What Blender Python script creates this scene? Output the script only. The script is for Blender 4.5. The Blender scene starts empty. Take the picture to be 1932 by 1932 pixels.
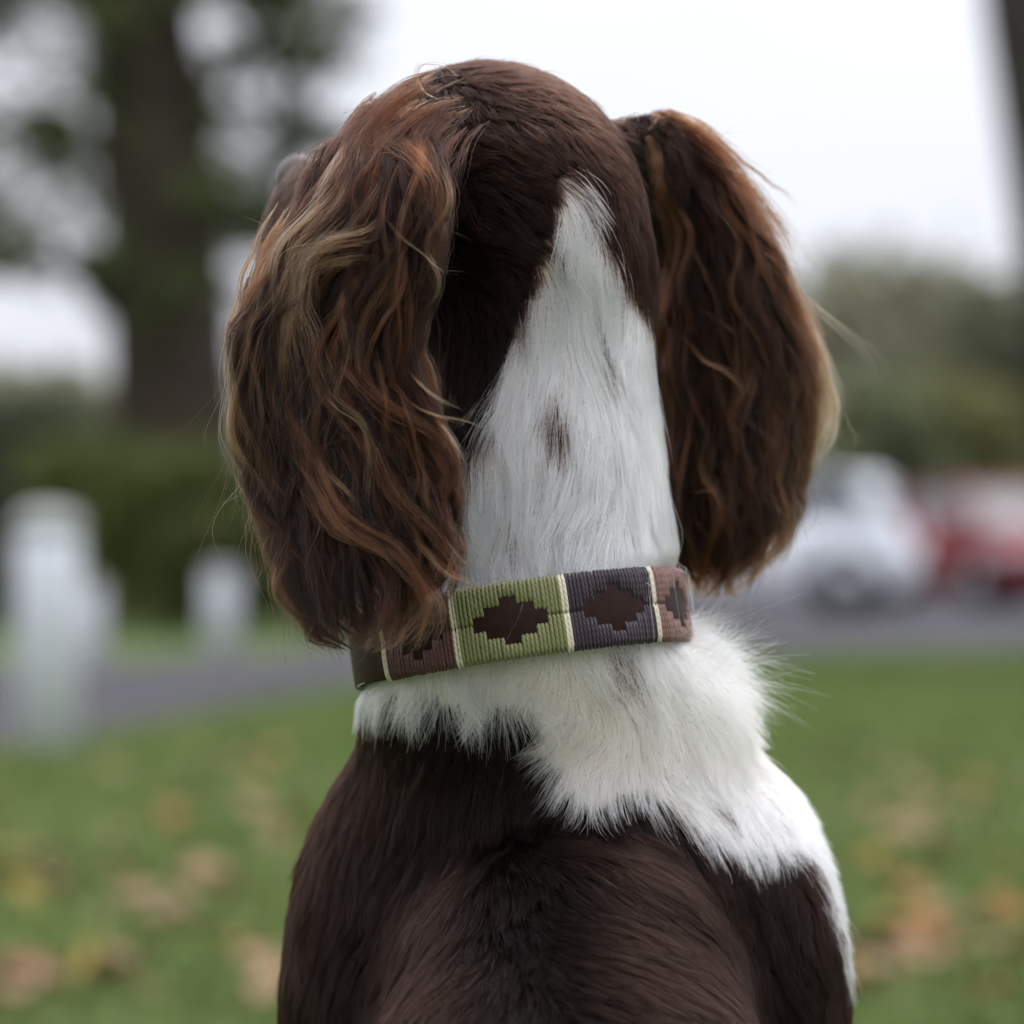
import bpy, bmesh, math, os
import numpy as np
from mathutils import Vector, Matrix, kdtree

R = math.radians
SC = bpy.context.scene
COL = SC.collection
rng = np.random.default_rng(7)

# ------------------------------------------------------------------ camera, sky, sun, exposure
CAM = np.array([0.0, -1.5, 0.58])
FPX, CX, CY = 6842.0, 966.0, 1056.0        # focal length and principal point in 1932-pixel picture units
cam_d = bpy.data.cameras.new('camera')
cam_d.sensor_fit = 'HORIZONTAL'; cam_d.sensor_width = 24.0
cam_d.lens = FPX / 1932.0 * 24.0
cam_d.shift_y = (CY - 966.0) / 1932.0
cam_d.clip_start = 0.05; cam_d.clip_end = 2000
cam_d.dof.use_dof = True
cam_d.dof.focus_distance = 1.437
cam_d.dof.aperture_fstop = 3.9
cam_d.dof.aperture_blades = 0
cam = bpy.data.objects.new('camera', cam_d); COL.objects.link(cam)
cam.location = CAM; cam.rotation_euler = (R(90), 0, 0)
SC.camera = cam

SUN_EL, SUN_AZ = 62.0, 55.0                # azimuth measured from +Y (ahead of the camera) towards +X
world = bpy.data.worlds.new('World'); SC.world = world; world.use_nodes = True
nt = world.node_tree; nt.nodes.clear()
def wn(t, **k):
    n = nt.nodes.new(t)
    for a, b in k.items(): setattr(n, a, b)
    return n
sky = wn('ShaderNodeTexSky', sky_type='NISHITA', sun_disc=False)
sky.sun_elevation = R(SUN_EL); sky.sun_rotation = R(SUN_AZ); sky.dust_density = 3.0
hs = wn('ShaderNodeHueSaturation'); hs.inputs['Saturation'].default_value = 0.25
sk = wn('ShaderNodeVectorMath', operation='SCALE'); sk.inputs['Scale'].default_value = 0.10
nt.links.new(sky.outputs[0], hs.inputs['Color']); nt.links.new(hs.outputs[0], sk.inputs[0])
# a closed cloud deck: the overcast sky's luminance rises from the horizon to the zenith as (1 + 2 sin e) / 3
tc = wn('ShaderNodeTexCoord'); sx = wn('ShaderNodeSeparateXYZ')
nt.links.new(tc.outputs['Generated'], sx.inputs[0])
mx = wn('ShaderNodeMath', operation='MAXIMUM'); mx.inputs[1].default_value = 0.0
nt.links.new(sx.outputs['Z'], mx.inputs[0])
ma = wn('ShaderNodeMath', operation='MULTIPLY_ADD'); ma.inputs[1].default_value = 2.5; ma.inputs[2].default_value = 1.0
nt.links.new(mx.outputs[0], ma.inputs[0])
nz = wn('ShaderNodeTexNoise'); nz.inputs['Scale'].default_value = 3.0; nz.inputs['Detail'].default_value = 3.0
nt.links.new(tc.outputs['Generated'], nz.inputs['Vector'])
nr = wn('ShaderNodeMapRange'); nr.inputs['From Min'].default_value = 0.3; nr.inputs['From Max'].default_value = 0.7
nr.inputs['To Min'].default_value = 0.84; nr.inputs['To Max'].default_value = 1.08
nt.links.new(nz.outputs['Fac'], nr.inputs['Value'])
mm = wn('ShaderNodeMath', operation='MULTIPLY'); nt.links.new(ma.outputs[0], mm.inputs[0]); nt.links.new(nr.outputs[0], mm.inputs[1])
cl = wn('ShaderNodeVectorMath', operation='SCALE'); cl.inputs[0].default_value = (0.695, 0.715, 0.785)
nt.links.new(mm.outputs[0], cl.inputs['Scale'])
ad = wn('ShaderNodeMix', data_type='RGBA'); ad.inputs['Factor'].default_value = 0.85
nt.links.new(sk.outputs[0], ad.inputs['A']); nt.links.new(cl.outputs[0], ad.inputs['B'])
bg = wn('ShaderNodeBackground'); bg.inputs['Strength'].default_value = 1.0
nt.links.new(ad.outputs['Result'], bg.inputs['Color'])
wo = wn('ShaderNodeOutputWorld'); nt.links.new(bg.outputs[0], wo.inputs[0])

sun_d = bpy.data.lights.new('sun', 'SUN'); sun_d.energy = 0.8; sun_d.angle = R(40); sun_d.color = (1.0, 0.97, 0.93)
sun = bpy.data.objects.new('sun', sun_d); COL.objects.link(sun)
to_sun = Vector((math.sin(R(SUN_AZ)) * math.cos(R(SUN_EL)), math.cos(R(SUN_AZ)) * math.cos(R(SUN_EL)), math.sin(R(SUN_EL))))
sun.rotation_euler = to_sun.to_track_quat('Z', 'Y').to_euler(); sun.location = (0, 0, 30)

SC.view_settings.view_transform = 'Standard'; SC.view_settings.look = 'None'
SC.view_settings.exposure = 0.28; SC.view_settings.gamma = 1.0
SC.render.engine = 'CYCLES'
SC.cycles.use_denoising = True; SC.cycles.use_adaptive_sampling = True; SC.cycles.adaptive_threshold = 0.03
SC.cycles.max_bounces = 7; SC.cycles.glossy_bounces = 3; SC.cycles.diffuse_bounces = 3; SC.cycles.transmission_bounces = 6; SC.cycles.transparent_max_bounces = 8
SC.cycles_curves.shape = 'RIBBONS'; SC.cycles_curves.subdivisions = 2

# ------------------------------------------------------------------ helpers
def pix(px, py, y):
    """picture point (1932 units) at world depth y -> world point"""
    d = np.asarray(y, float) + 1.5
    return np.stack([(np.asarray(px, float) - CX) / FPX * d, np.asarray(y, float) + 0 * d, 0.58 - (np.asarray(py, float) - CY) / FPX * d], -1)
def to_px(P):
    d = P[..., 1] + 1.5
    return CX + P[..., 0] / d * FPX, CY - (P[..., 2] - 0.58) / d * FPX

def tag(o, label=None, cat=None, group=None, kind=None):
    if label: o['label'] = label
    if cat: o['category'] = cat
    if group: o['group'] = group
    if kind: o['kind'] = kind
    return o
def empty(name, loc=(0, 0, 0), rz=0.0):
    o = bpy.data.objects.new(name, None); COL.objects.link(o)
    o.location = loc; o.rotation_euler = (0, 0, rz); o.empty_display_size = 0.1
    return o
def link(name, data, parent=None, world_space=False):
    o = bpy.data.objects.new(name, data); COL.objects.link(o)
    if parent is not None:
        o.parent = parent
        if world_space:                      # geometry is given in world coordinates
            m = Matrix.Translation(parent.location) @ parent.rotation_euler.to_matrix().to_4x4()
            o.matrix_parent_inverse = m.inverted()
    return o
def mesh_np(name, V, F, mat=None, smooth=True):
    me = bpy.data.meshes.new(name)
    me.from_pydata([tuple(v) for v in np.asarray(V, float)], [], [tuple(int(i) for i in f) for f in F])
    if mat: me.materials.append(mat)
    if smooth: me.shade_smooth()
    me.update()
    return me
class MB:
    """collects simple solids into one mesh"""
    def __init__(s): s.v = []; s.f = []
    def add(s, V, F):
        b = len(s.v); s.v += [tuple(map(float, p)) for p in V]; s.f += [tuple(b + i for i in f) for f in F]
        return s
    def box(s, c, h, rz=0.0, M=None):
        V = np.array([(x, y, z) for x in (-1, 1) for y in (-1, 1) for z in (-1, 1)], float) * np.asarray(h)
        if rz: V = V @ np.array([[math.cos(rz), math.sin(rz), 0], [-math.sin(rz), math.cos(rz), 0], [0, 0, 1]])
        if M is not None: V = V @ np.asarray(M).T
        return s.add(V + np.asarray(c), [(0, 1, 3, 2), (4, 6, 7, 5), (0, 4, 5, 1), (2, 3, 7, 6), (0, 2, 6, 4), (1, 5, 7, 3)])
    def tube(s, P, r, n=8, caps=True):
        P = np.asarray(P, float); r = np.broadcast_to(np.asarray(r, float), (len(P),))
        T = np.gradient(P, axis=0); T /= np.linalg.norm(T, axis=1)[:, None] + 1e-12
        ref = np.array([0.0, 0, 1]) if abs(T[0][2]) < 0.9 else np.array([1.0, 0, 0])
        V = []
        for i in range(len(P)):
            a = np.cross(ref, T[i]); a /= np.linalg.norm(a) + 1e-12; b = np.cross(T[i], a)
            ref = np.cross(a, T[i]) * -1
            ref = b
            for k in range(n):
                an = 2 * math.pi * k / n
                V.append(P[i] + r[i] * (math.cos(an) * a + math.sin(an) * b))
        F = [(i * n + k, i * n + (k + 1) % n, (i + 1) * n + (k + 1) % n, (i + 1) * n + k) for i in range(len(P) - 1) for k in range(n)]
        if caps: F += [tuple(range(n - 1, -1, -1)), tuple((len(P) - 1) * n + k for k in range(n))]
        return s.add(V, F)
    def lathe(s, prof, n=24, c=(0, 0, 0), M=None):
        V = []
        for (r, z) in prof:
            for k in range(n):
                an = 2 * math.pi * k / n; V.append((r * math.cos(an), r * math.sin(an), z))
        V = np.array(V)
        if M is not None: V = V @ np.asarray(M).T
        F = [(i * n + k, i * n + (k + 1) % n, (i + 1) * n + (k + 1) % n, (i + 1) * n + k) for i in range(len(prof) - 1) for k in range(n)]
        F += [tuple(range(n - 1, -1, -1)), tuple((len(prof) - 1) * n + k for k in range(n))]
        return s.add(V + np.asarray(c), F)
    def build(s, name, mat, parent=None, smooth=False, ws=False, bevel=0.0):
        me = mesh_np(name, s.v, s.f, mat, smooth)
        if bevel:
            bm = bmesh.new(); bm.from_mesh(me)
            bmesh.ops.bevel(bm, geom=bm.edges[:], offset=bevel, segments=2, affect='EDGES', profile=0.6)
            bm.to_mesh(me); bm.free()
            if smooth: me.shade_smooth()
        return link(name, me, parent, ws)

# ------------------------------------------------------------------ materials
def mat(name, col, rough=0.6, spec=0.5, metal=0.0, noise=None, bump=None, coat=0.0, trans=0.0, col2=None, sheen=0.0, emit=None):
    m = bpy.data.materials.new(name); m.use_nodes = True
    t = m.node_tree; b = t.nodes['Principled BSDF']
    b.inputs['Base Color'].default_value = (*col, 1); b.inputs['Roughness'].default_value = rough
    b.inputs['Specular IOR Level'].default_value = spec; b.inputs['Metallic'].default_value = metal
    b.inputs['Coat Weight'].default_value = coat; b.inputs['Transmission Weight'].default_value = trans
    b.inputs['Sheen Weight'].default_value = sheen
    if noise:                                 # (scale, detail, colour 2)
        tcn = t.nodes.new('ShaderNodeTexCoord'); n = t.nodes.new('ShaderNodeTexNoise')
        n.inputs['Scale'].default_value = noise[0]; n.inputs['Detail'].default_value = noise[1]
        t.links.new(tcn.outputs['Object'], n.inputs['Vector'])
        rp = t.nodes.new('ShaderNodeValToRGB'); rp.color_ramp.elements[0].position = 0.35; rp.color_ramp.elements[1].position = 0.65
        rp.color_ramp.elements[0].color = (*col, 1); rp.color_ramp.elements[1].color = (*noise[2], 1)
        t.links.new(n.outputs['Fac'], rp.inputs['Fac']); t.links.new(rp.outputs[0], b.inputs['Base Color'])
    if bump:                                  # (scale, strength, distance)
        tcn = t.nodes.new('ShaderNodeTexCoord'); n = t.nodes.new('ShaderNodeTexNoise')
        n.inputs['Scale'].default_value = bump[0]; n.inputs['Detail'].default_value = 5
        t.links.new(tcn.outputs['Object'], n.inputs['Vector'])
        bp = t.nodes.new('ShaderNodeBump'); bp.inputs['Strength'].default_value = bump[1]; bp.inputs['Distance'].default_value = bump[2]
        t.links.new(n.outputs['Fac'], bp.inputs['Height']); t.links.new(bp.outputs[0], b.inputs['Normal'])
    return m
# ------------------------------------------------------------------ lawn, drive
def gd(px, py):
    """ground point seen at a picture point (z = 0)"""
    d = 0.58 * FPX / (py - CY)
    return np.array([(px - CX) / FPX * d, d - 1.5])
def at(px, py, d):
    """world point at distance d"""
    return np.array([(px - CX) / FPX * d, d - 1.5, 0.58 - (py - CY) / FPX * d])
def grass_mat(name, cols, scale, spec=0.12):
    m = bpy.data.materials.new(name); m.use_nodes = True; t = m.node_tree; b = t.nodes['Principled BSDF']
    b.inputs['Roughness'].default_value = 0.75; b.inputs['Specular IOR Level'].default_value = spec
    g = t.nodes.new('ShaderNodeNewGeometry'); n = t.nodes.new('ShaderNodeTexNoise'); n.inputs['Scale'].default_value = scale; n.inputs['Detail'].default_value = 4
    t.links.new(g.outputs['Position'], n.inputs['Vector'])
    ra = t.nodes.new('ShaderNodeMath'); ra.operation = 'MULTIPLY_ADD'; ra.inputs[1].default_value = 0.25
    t.links.new(g.outputs['Random Per Island'], ra.inputs[0])
    sb = t.nodes.new('ShaderNodeMath'); sb.operation = 'ADD'; sb.inputs[1].default_value = -0.125
    t.links.new(n.outputs['Fac'], sb.inputs[0]); t.links.new(sb.outputs[0], ra.inputs[2])
    rp = t.nodes.new('ShaderNodeValToRGB'); el = rp.color_ramp.elements
    el[0].position = 0.30; el[1].position = 0.72; el[0].color = (*cols[0], 1); el[1].color = (*cols[-1], 1)
    for i, c in enumerate(cols[1:-1]):
        e = el.new(0.30 + 0.42 * (i + 1) / (len(cols) - 1)); e.color = (*c, 1)
    t.links.new(ra.outputs[0], rp.inputs['Fac']); t.links.new(rp.outputs[0], b.inputs['Base Color'])
    return m
lawn_m = grass_mat('lawn soil and thatch', [(0.059, 0.096, 0.026), (0.084, 0.122, 0.036), (0.108, 0.119, 0.052)], 1.3)
lawn = MB().add([(-400, -60, 0), (400, -60, 0), (400, 700, 0), (-400, 700, 0)], [(0, 1, 2, 3)]).build('lawn', lawn_m)
lawn['kind'] = 'structure'
asph_m = mat('asphalt', (0.060, 0.055, 0.062), 0.9, 0.1, noise=(3.0, 6, (0.080, 0.074, 0.081)), bump=(60, 0.3, 0.01))
near_e = [gd(-900, 1580), gd(-400, 1475), gd(200, 1385), gd(620, 1308), gd(1000, 1264), gd(1500, 1238), gd(1932, 1231), gd(2600, 1228)]
far_e = [gd(-900, 1290), gd(-400, 1265), gd(200, 1252), gd(520, 1238), gd(700, 1205), gd(1000, 1118), gd(1500, 1112), gd(2600, 1112)]
ns = 64
def dense(E): return np.stack([np.interp(np.linspace(0, 1, ns), np.linspace(0, 1, len(E)), [e[k] for e in E]) for k in (0, 1)], -1)
NE, FE_ = dense(near_e), dense(far_e)
NE[:, 1] += rng.normal(size=ns) * 0.05
drive = MB().add([(*p, 0.004) for p in NE] + [(*p, 0.004) for p in FE_], [(i, i + 1, ns + i + 1, ns + i) for i in range(ns - 1)]).build('drive', asph_m)
drive['kind'] = 'structure'

# grass blades over the part of the lawn in view
def on_drive(x, y):
    ny = np.interp(x, NE[np.argsort(NE[:, 0]), 0], np.sort(NE[:, 1])); return y > ny - 0.05
nbld = 110000
d_ = 1.0 + 22.5 * rng.random(nbld) ** 0.8
gxs = (rng.random(nbld) * 2 - 1) * (0.165 * d_ + 0.35); gys = d_ - 1.5
ok = ~on_drive(gxs, gys) & ~((np.abs(gxs - 0.02) < 0.17) & (gys > -0.46) & (gys < 0.16))
gxs, gys = gxs[ok], gys[ok]; nb_ = len(gxs)
ht = rng.uniform(0.03, 0.062, nb_); an = rng.uniform(0, 6.28, nb_); le = rng.uniform(0.005, 0.035, nb_); wd = rng.uniform(0.0025, 0.005, nb_)
ca_, sa_ = np.cos(an), np.sin(an)
b0 = np.stack([gxs, gys, np.zeros(nb_)], -1); wv = np.stack([-sa_, ca_, 0 * an], -1) * wd[:, None]
mid = b0 + np.stack([ca_ * le * 0.35, sa_ * le * 0.35, ht * 0.6], -1); tip = b0 + np.stack([ca_ * le, sa_ * le, ht], -1)
GV = np.stack([b0 - wv, b0 + wv, mid + wv * 0.7, mid - wv * 0.7, tip], 1).reshape(-1, 3)
gm = bpy.data.meshes.new('grass')
k5 = np.arange(nb_)[:, None] * 5
loops = np.concatenate([k5 + np.array([[0, 1, 2, 3]]), k5 + np.array([[3, 2, 4]])], 1).ravel()
gm.vertices.add(len(GV)); gm.vertices.foreach_set('co', GV.ravel().astype(np.float32))
gm.loops.add(len(loops)); gm.loops.foreach_set('vertex_index', loops)
gm.polygons.add(nb_ * 2); st = (np.arange(nb_)[:, None] * 7 + np.array([[0, 4]])).ravel(); gm.polygons.foreach_set('loop_start', st)
gm.update(calc_edges=True); gm.validate()
gm.materials.append(grass_mat('grass blades', [(0.106, 0.164, 0.040), (0.149, 0.202, 0.058), (0.193, 0.212, 0.085)], 0.9, 0.15))
grass = link('grass', gm); tag(grass, 'short green lawn grass around the dog', 'grass', kind='stuff')

# ------------------------------------------------------------------ trees and shrubs
bark_m = mat('bark', (0.030, 0.022, 0.018), 0.95, 0.1, noise=(4, 6, (0.055, 0.045, 0.032)), bump=(14, 0.9, 0.04))
bark2_m = mat('dark smooth bark', (0.040, 0.034, 0.030), 0.95, 0.1, noise=(3, 6, (0.062, 0.054, 0.046)), bump=(18, 0.7, 0.03))
def leaf_mat(name, cols, scale=1.2, tr=0.25):
    m = grass_mat(name, cols, scale, 0.2); t = m.node_tree; b = t.nodes['Principled BSDF']
    o = t.nodes['Material Output']; mixn = t.nodes.new('ShaderNodeMixShader'); mixn.inputs[0].default_value = tr
    tl = t.nodes.new('ShaderNodeBsdfTranslucent'); src = b.inputs['Base Color'].links[0].from_socket
    t.links.new(src, tl.inputs['Color']); t.links.new(b.outputs[0], mixn.inputs[1]); t.links.new(tl.outputs[0], mixn.inputs[2]); t.links.new(mixn.outputs[0], o.inputs['Surface'])
    return m
def leaves_mesh(name, C, size, material, seed):
    """a leaf of two folded halves at every centre"""
    r = np.random.default_rng(seed); n = len(C)
    a = nrm_(r.normal(size=(n, 3))); b = nrm_(np.cross(a, r.normal(size=(n, 3)))); c = np.cross(a, b)
    s = (size * r.uniform(0.6, 1.35, n))[:, None]
    V = np.stack([C - a * s, C + b * s * 0.5 + c * s * 0.12, C + a * s, C - b * s * 0.5 + c * s * 0.12], 1).reshape(-1, 3)
    me = bpy.data.meshes.new(name); k = np.arange(n)[:, None] * 4
    lp = np.concatenate([k + np.array([[0, 1, 2]]), k + np.array([[0, 2, 3]])], 1).ravel()
    me.vertices.add(len(V)); me.vertices.foreach_set('co', V.ravel().astype(np.float32))
    me.loops.add(len(lp)); me.loops.foreach_set('vertex_index', lp)
    me.polygons.add(2 * n); me.polygons.foreach_set('loop_start', np.arange(2 * n) * 3)
    me.update(calc_edges=True); me.materials.append(material)
    return me
def nrm_(v): return v / (np.linalg.norm(v, axis=-1, keepdims=True) + 1e-12)
def curve_pts(P, n=8):
    P = np.asarray(P, float); k = np.linspace(0, 1, len(P)); q = np.linspace(0, 1, n)
    return np.stack([np.interp(q, k, P[:, i]) for i in range(3)], -1)
def clumps(centres, per, rad, seed):
    r = np.random.default_rng(seed); out = []
    for c in centres:
        g = r.normal(size=(per, 3)); g = nrm_(g) * (r.random((per, 1)) ** 0.45)
        out.append(np.asarray(c) + g * rad * r.uniform(0.6, 1.3) * np.array([1, 1, 0.75]))
    return np.concatenate(out)

# the big tree on the left: trunk, low limbs that cross the sky, a crown above the frame
lm_big = leaf_mat('olive leaves', [(0.045, 0.062, 0.018), (0.080, 0.105, 0.032), (0.12, 0.135, 0.055)], 0.8)
D = 35.0
tree = empty('broadleaf_tree', (*at(322, 1100, D)[:2], 0.0))
tag(tree, 'large dark tree with a thick mossy trunk and hanging leafy limbs', 'tree')
tr = MB()
tk = [np.array([*at(322, 0, D)[:2], 0.0]), at(322, 1050, D), at(330, 800, D), at(318, 560, D), at(300, 320, D), at(275, 120, D), at(262, -60, D), at(270, -500, D), at(290, -1100, D)]
tr.tube(tk, [0.88, 0.72, 0.62, 0.59, 0.56, 0.52, 0.48, 0.36, 0.16], 16)
LIMB = [
 ([(320, 640), (210, 560), (80, 480), (-80, 440), (-200, 430)], 0.14, -0.3),
 ([(300, 380), (200, 300), (90, 262), (-60, 235), (-220, 180)], 0.13, 0.4),
 ([(280, 120), (190, 30), (80, -10), (-60, -40), (-200, -120)], 0.12, -0.2),
 ([(325, 480), (430, 420), (500, 370), (550, 250), (590, 90), (620, -80)], 0.12, 0.5),
 ([(300, 260), (390, 170), (460, 120), (500, 20), (520, -120)], 0.11, -0.5),
 ([(270, -100), (420, -300), (640, -420), (800, -500)], 0.14, 0.6),
 ([(270, -200), (120, -420), (-120, -560)], 0.14, -0.5), ([(275, -400), (300, -700), (420, -1000)], 0.1, 0.2),
]
lc = []
r_ = np.random.default_rng(3)
for pts, rd, dy in LIMB:
    q = np.array([at(a, b, D + dy * i / len(pts) * 2) for i, (a, b) in enumerate(pts)])
    c = curve_pts(q, 9); c += r_.normal(size=c.shape) * 0.03; c[0] = q[0]
    tr.tube(c, np.linspace(rd, 0.02, 9), 8)
    for k in range(2, 9):
        for _ in range(2):
            lc.append(c[k] + r_.normal(size=3) * np.array([0.30, 0.4, 0.22]))
            tw_ = curve_pts([c[k], (c[k] + lc[-1]) / 2 + r_.normal(size=3) * 0.04, lc[-1]], 4); tr.tube(tw_, np.linspace(0.02, 0.006, 4), 5)
tr.build('trunk', bark_m, tree, True, True)
mist = [at(r_.uniform(150, 480), r_.uniform(-50, 620), D + r_.normal() * 0.5) for _ in range(40)]        # shoots and moss round the trunk
upper = [at(r_.uniform(-300, 900), r_.uniform(-1250, -260), D + r_.normal() * 1.3) for _ in range(150)]
veil = [at(r_.uniform(-80, 240), r_.uniform(-30, 480), D + r_.normal() * 0.8) for _ in range(60)]
lv = np.concatenate([clumps(lc, 95, 0.33, 4), clumps(veil, 22, 0.58, 14), clumps(mist, 60, 0.30, 5), clumps(upper, 90, 0.6, 6)])
link('crown', leaves_mesh('crown', lv, 0.075, lm_big, 7), tree, True)
# fine twigs with few leaves that veil the sky to the right of it
D2 = 40.0
t2 = empty('slender_tree', (*at(520, 1100, D2)[:2], 0.0))
tag(t2, 'slender sparse tree with thin grey twigs beside the big trunk', 'tree')
tm = MB(); c0 = np.array([*at(520, 0, D2)[:2], 0.0])
tm.tube([c0, at(525, 900, D2), at(520, 600, D2), at(535, 300, D2), at(520, 0, D2), at(540, -400, D2), at(530, -800, D2)], [0.16, 0.12, 0.1, 0.085, 0.07, 0.05, 0.02], 9)
tc2 = []
for i in range(46):
    a = np.array([525 + r_.normal() * 8, r_.uniform(-700, 520)]); b = a + np.array([r_.normal() * 110, -abs(r_.normal()) * 90 - 30])
    q = curve_pts([at(*a, D2), at(*((a + b) / 2 + r_.normal(size=2) * 12), D2 + r_.normal() * 0.4), at(*b, D2 + r_.normal() * 0.8)], 5)
    tm.tube(q, np.linspace(0.03, 0.006, 5), 5); tc2 += [q[3], q[4]]
tm.build('trunk', bark2_m, t2, True, True)
link('crown', leaves_mesh('crown', clumps(tc2, 26, 0.42, 8), 0.065, leaf_mat('thin grey green leaves', [(0.055, 0.062, 0.035), (0.085, 0.090, 0.055), (0.10, 0.10, 0.07)]), 9), t2, True)

# leaning trunk cut by the right edge of the picture
D3 = 18.0
t3 = empty('leaning_tree', (at(2185, 1276, D3)[0], D3 - 1.5, 0.0))
tag(t3, 'dark grey tree trunk leaning in at the right edge, above the cars', 'tree')
tm = MB(); tm.tube([at(2185, 1276, D3), at(2115, 1000, D3), at(2058, 600, D3), at(2014, 300, D3), at(1968, 0, D3), at(1930, -400, D3), at(1890, -900, D3), at(1900, -1500, D3)], [0.44, 0.36, 0.32, 0.31, 0.30, 0.26, 0.2, 0.08], 16)
for sgn, py0 in ((1, -300), (-1, -500), (1, -800), (-1, -1000)):
    x0 = np.interp(py0, [-1500, -900, -400, 0], [1900, 1890, 1930, 1990])
    q = curve_pts([at(x0, py0, D3), at(x0 + sgn * 200, py0 - 170, D3 + 0.3), at(x0 + sgn * 460, py0 - 300, D3 + 0.5)], 6); tm.tube(q, np.linspace(0.11, 0.03, 6), 7)
tm.build('trunk', bark2_m, t3, True, True)
up = [at(r_.uniform(1300, 2500), r_.uniform(-1700, -520), D3 + r_.normal() * 1.2) for _ in range(120)]
link('crown', leaves_mesh('crown', clumps(up, 80, 0.45, 12), 0.07, lm_big, 13), t3, True)

def bush(name, label, px, base_py, top_py, wpx, cols, seed, leaf=0.05, n=70, group=None, cat='shrub', stems=4, d=None, per=60):
    r = np.random.default_rng(seed); d = d or 0.58 * FPX / (base_py - CY)
    b = np.array([(px - CX) / FPX * d, d - 1.5, 0.0]); h = at(px, top_py, d)[2]; w = wpx / FPX * d / 2
    o = empty(name, b); tag(o, label, cat, group)
    cs = []
    sm = MB()
    for k in range(n):
        a = r.uniform(0, 6.28); rr = r.random() ** 0.5; z = h * (0.08 + 0.84 * r.random() ** 0.8)
        prof = math.sin(min(1, 0.25 + 0.75 * (1 - abs(z / h - 0.45))) * 1.57)
        cs.append(b + np.array([math.cos(a) * rr * w * prof, math.sin(a) * rr * w * 0.7 * prof, z]))
    for k in range(stems):
        e = cs[r.integers(n)]
        sm.tube(curve_pts([b + np.array([r.normal() * 0.06 * w, r.normal() * 0.05 * w, 0]), (b + e) / 2 + r.normal(size=3) * 0.05 * h, e], 5), np.linspace(0.018 * h + 0.01, 0.008, 5), 6)
    sm.build('stem' if cat == 'shrub' else 'trunk', bark_m, o, True, True)
    link('foliage' if cat == 'shrub' else 'crown', leaves_mesh(name, clumps(cs, per, 0.16 * h, seed + 1), leaf, leaf_mat(name + ' leaves', cols, 0.9), seed + 2), o, True)
    return o
GRN = [(0.062, 0.083, 0.020), (0.101, 0.127, 0.033), (0.162, 0.172, 0.057)]
DGR = [(0.034, 0.050, 0.015), (0.062, 0.080, 0.023), (0.101, 0.110, 0.036)]
YGR = [(0.096, 0.127, 0.028), (0.149, 0.180, 0.045), (0.194, 0.214, 0.073)]
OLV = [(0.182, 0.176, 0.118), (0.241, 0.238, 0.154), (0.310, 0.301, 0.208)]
bush('shrub', 'grey green shrub at the left edge behind the tall white post', 20, 1190, 735, 300, [(0.075, 0.085, 0.055), (0.10, 0.115, 0.07), (0.14, 0.15, 0.10)], 101, n=90, group='shrubs behind the drive')
bush('shrub', 'mid green shrub between the tall white post and the trunk', 180, 1195, 820, 260, GRN, 104, n=80, group='shrubs behind the drive')
bush('shrub', 'dark green shrub in front of the big trunk', 335, 1200, 830, 270, GRN, 107, n=80, group='shrubs behind the drive')
bush('shrub', 'low dark shrub behind the short white post', 440, 1205, 960, 250, DGR, 110, n=90, group='shrubs behind the drive')
bush('shrub', 'yellow green shrub beside the dog\'s left ear', 590, 1190, 800, 230, YGR, 113, n=80, group='shrubs behind the drive')
bush('shrub', 'tall brownish shrub behind the yellow green one', 560, 1165, 660, 330, [(0.085, 0.072, 0.055), (0.11, 0.098, 0.075), (0.14, 0.13, 0.10)], 116, n=80, d=37, group='shrubs behind the drive')
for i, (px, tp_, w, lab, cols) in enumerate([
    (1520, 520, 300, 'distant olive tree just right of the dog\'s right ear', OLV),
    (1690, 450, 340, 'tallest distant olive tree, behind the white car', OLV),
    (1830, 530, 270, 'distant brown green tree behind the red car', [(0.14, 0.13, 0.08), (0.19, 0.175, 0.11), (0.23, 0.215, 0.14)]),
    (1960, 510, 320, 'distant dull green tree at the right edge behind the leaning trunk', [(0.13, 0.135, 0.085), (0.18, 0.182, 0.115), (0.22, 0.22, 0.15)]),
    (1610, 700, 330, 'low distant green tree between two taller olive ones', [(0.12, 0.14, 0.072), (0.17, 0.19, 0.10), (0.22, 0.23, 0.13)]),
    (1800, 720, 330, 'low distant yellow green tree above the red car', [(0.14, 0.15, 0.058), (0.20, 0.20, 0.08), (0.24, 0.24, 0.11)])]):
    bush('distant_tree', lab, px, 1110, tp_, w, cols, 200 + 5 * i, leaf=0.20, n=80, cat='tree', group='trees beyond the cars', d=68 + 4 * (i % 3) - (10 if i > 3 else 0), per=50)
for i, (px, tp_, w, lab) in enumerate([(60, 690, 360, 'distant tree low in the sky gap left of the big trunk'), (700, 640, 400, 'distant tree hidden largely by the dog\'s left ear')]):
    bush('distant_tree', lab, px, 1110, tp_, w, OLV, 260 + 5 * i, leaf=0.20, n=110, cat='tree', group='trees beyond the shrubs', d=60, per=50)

# a far wood that closes the lawn all round the horizon in view
fw = np.random.default_rng(55); ang_ = fw.uniform(-1.1, 1.1, 420); rr_ = fw.uniform(112, 135, 420)
fc = np.stack([np.sin(ang_) * rr_, np.cos(ang_) * rr_, fw.random(420) * (3.4 + 1.4 * np.sin(ang_ * 17) + fw.random(420))], -1)
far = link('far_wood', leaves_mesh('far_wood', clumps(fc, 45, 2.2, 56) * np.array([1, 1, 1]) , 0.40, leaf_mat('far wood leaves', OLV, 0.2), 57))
tag(far, 'low far-off wood along the horizon beyond the lawn', 'wood', kind='stuff')

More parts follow.
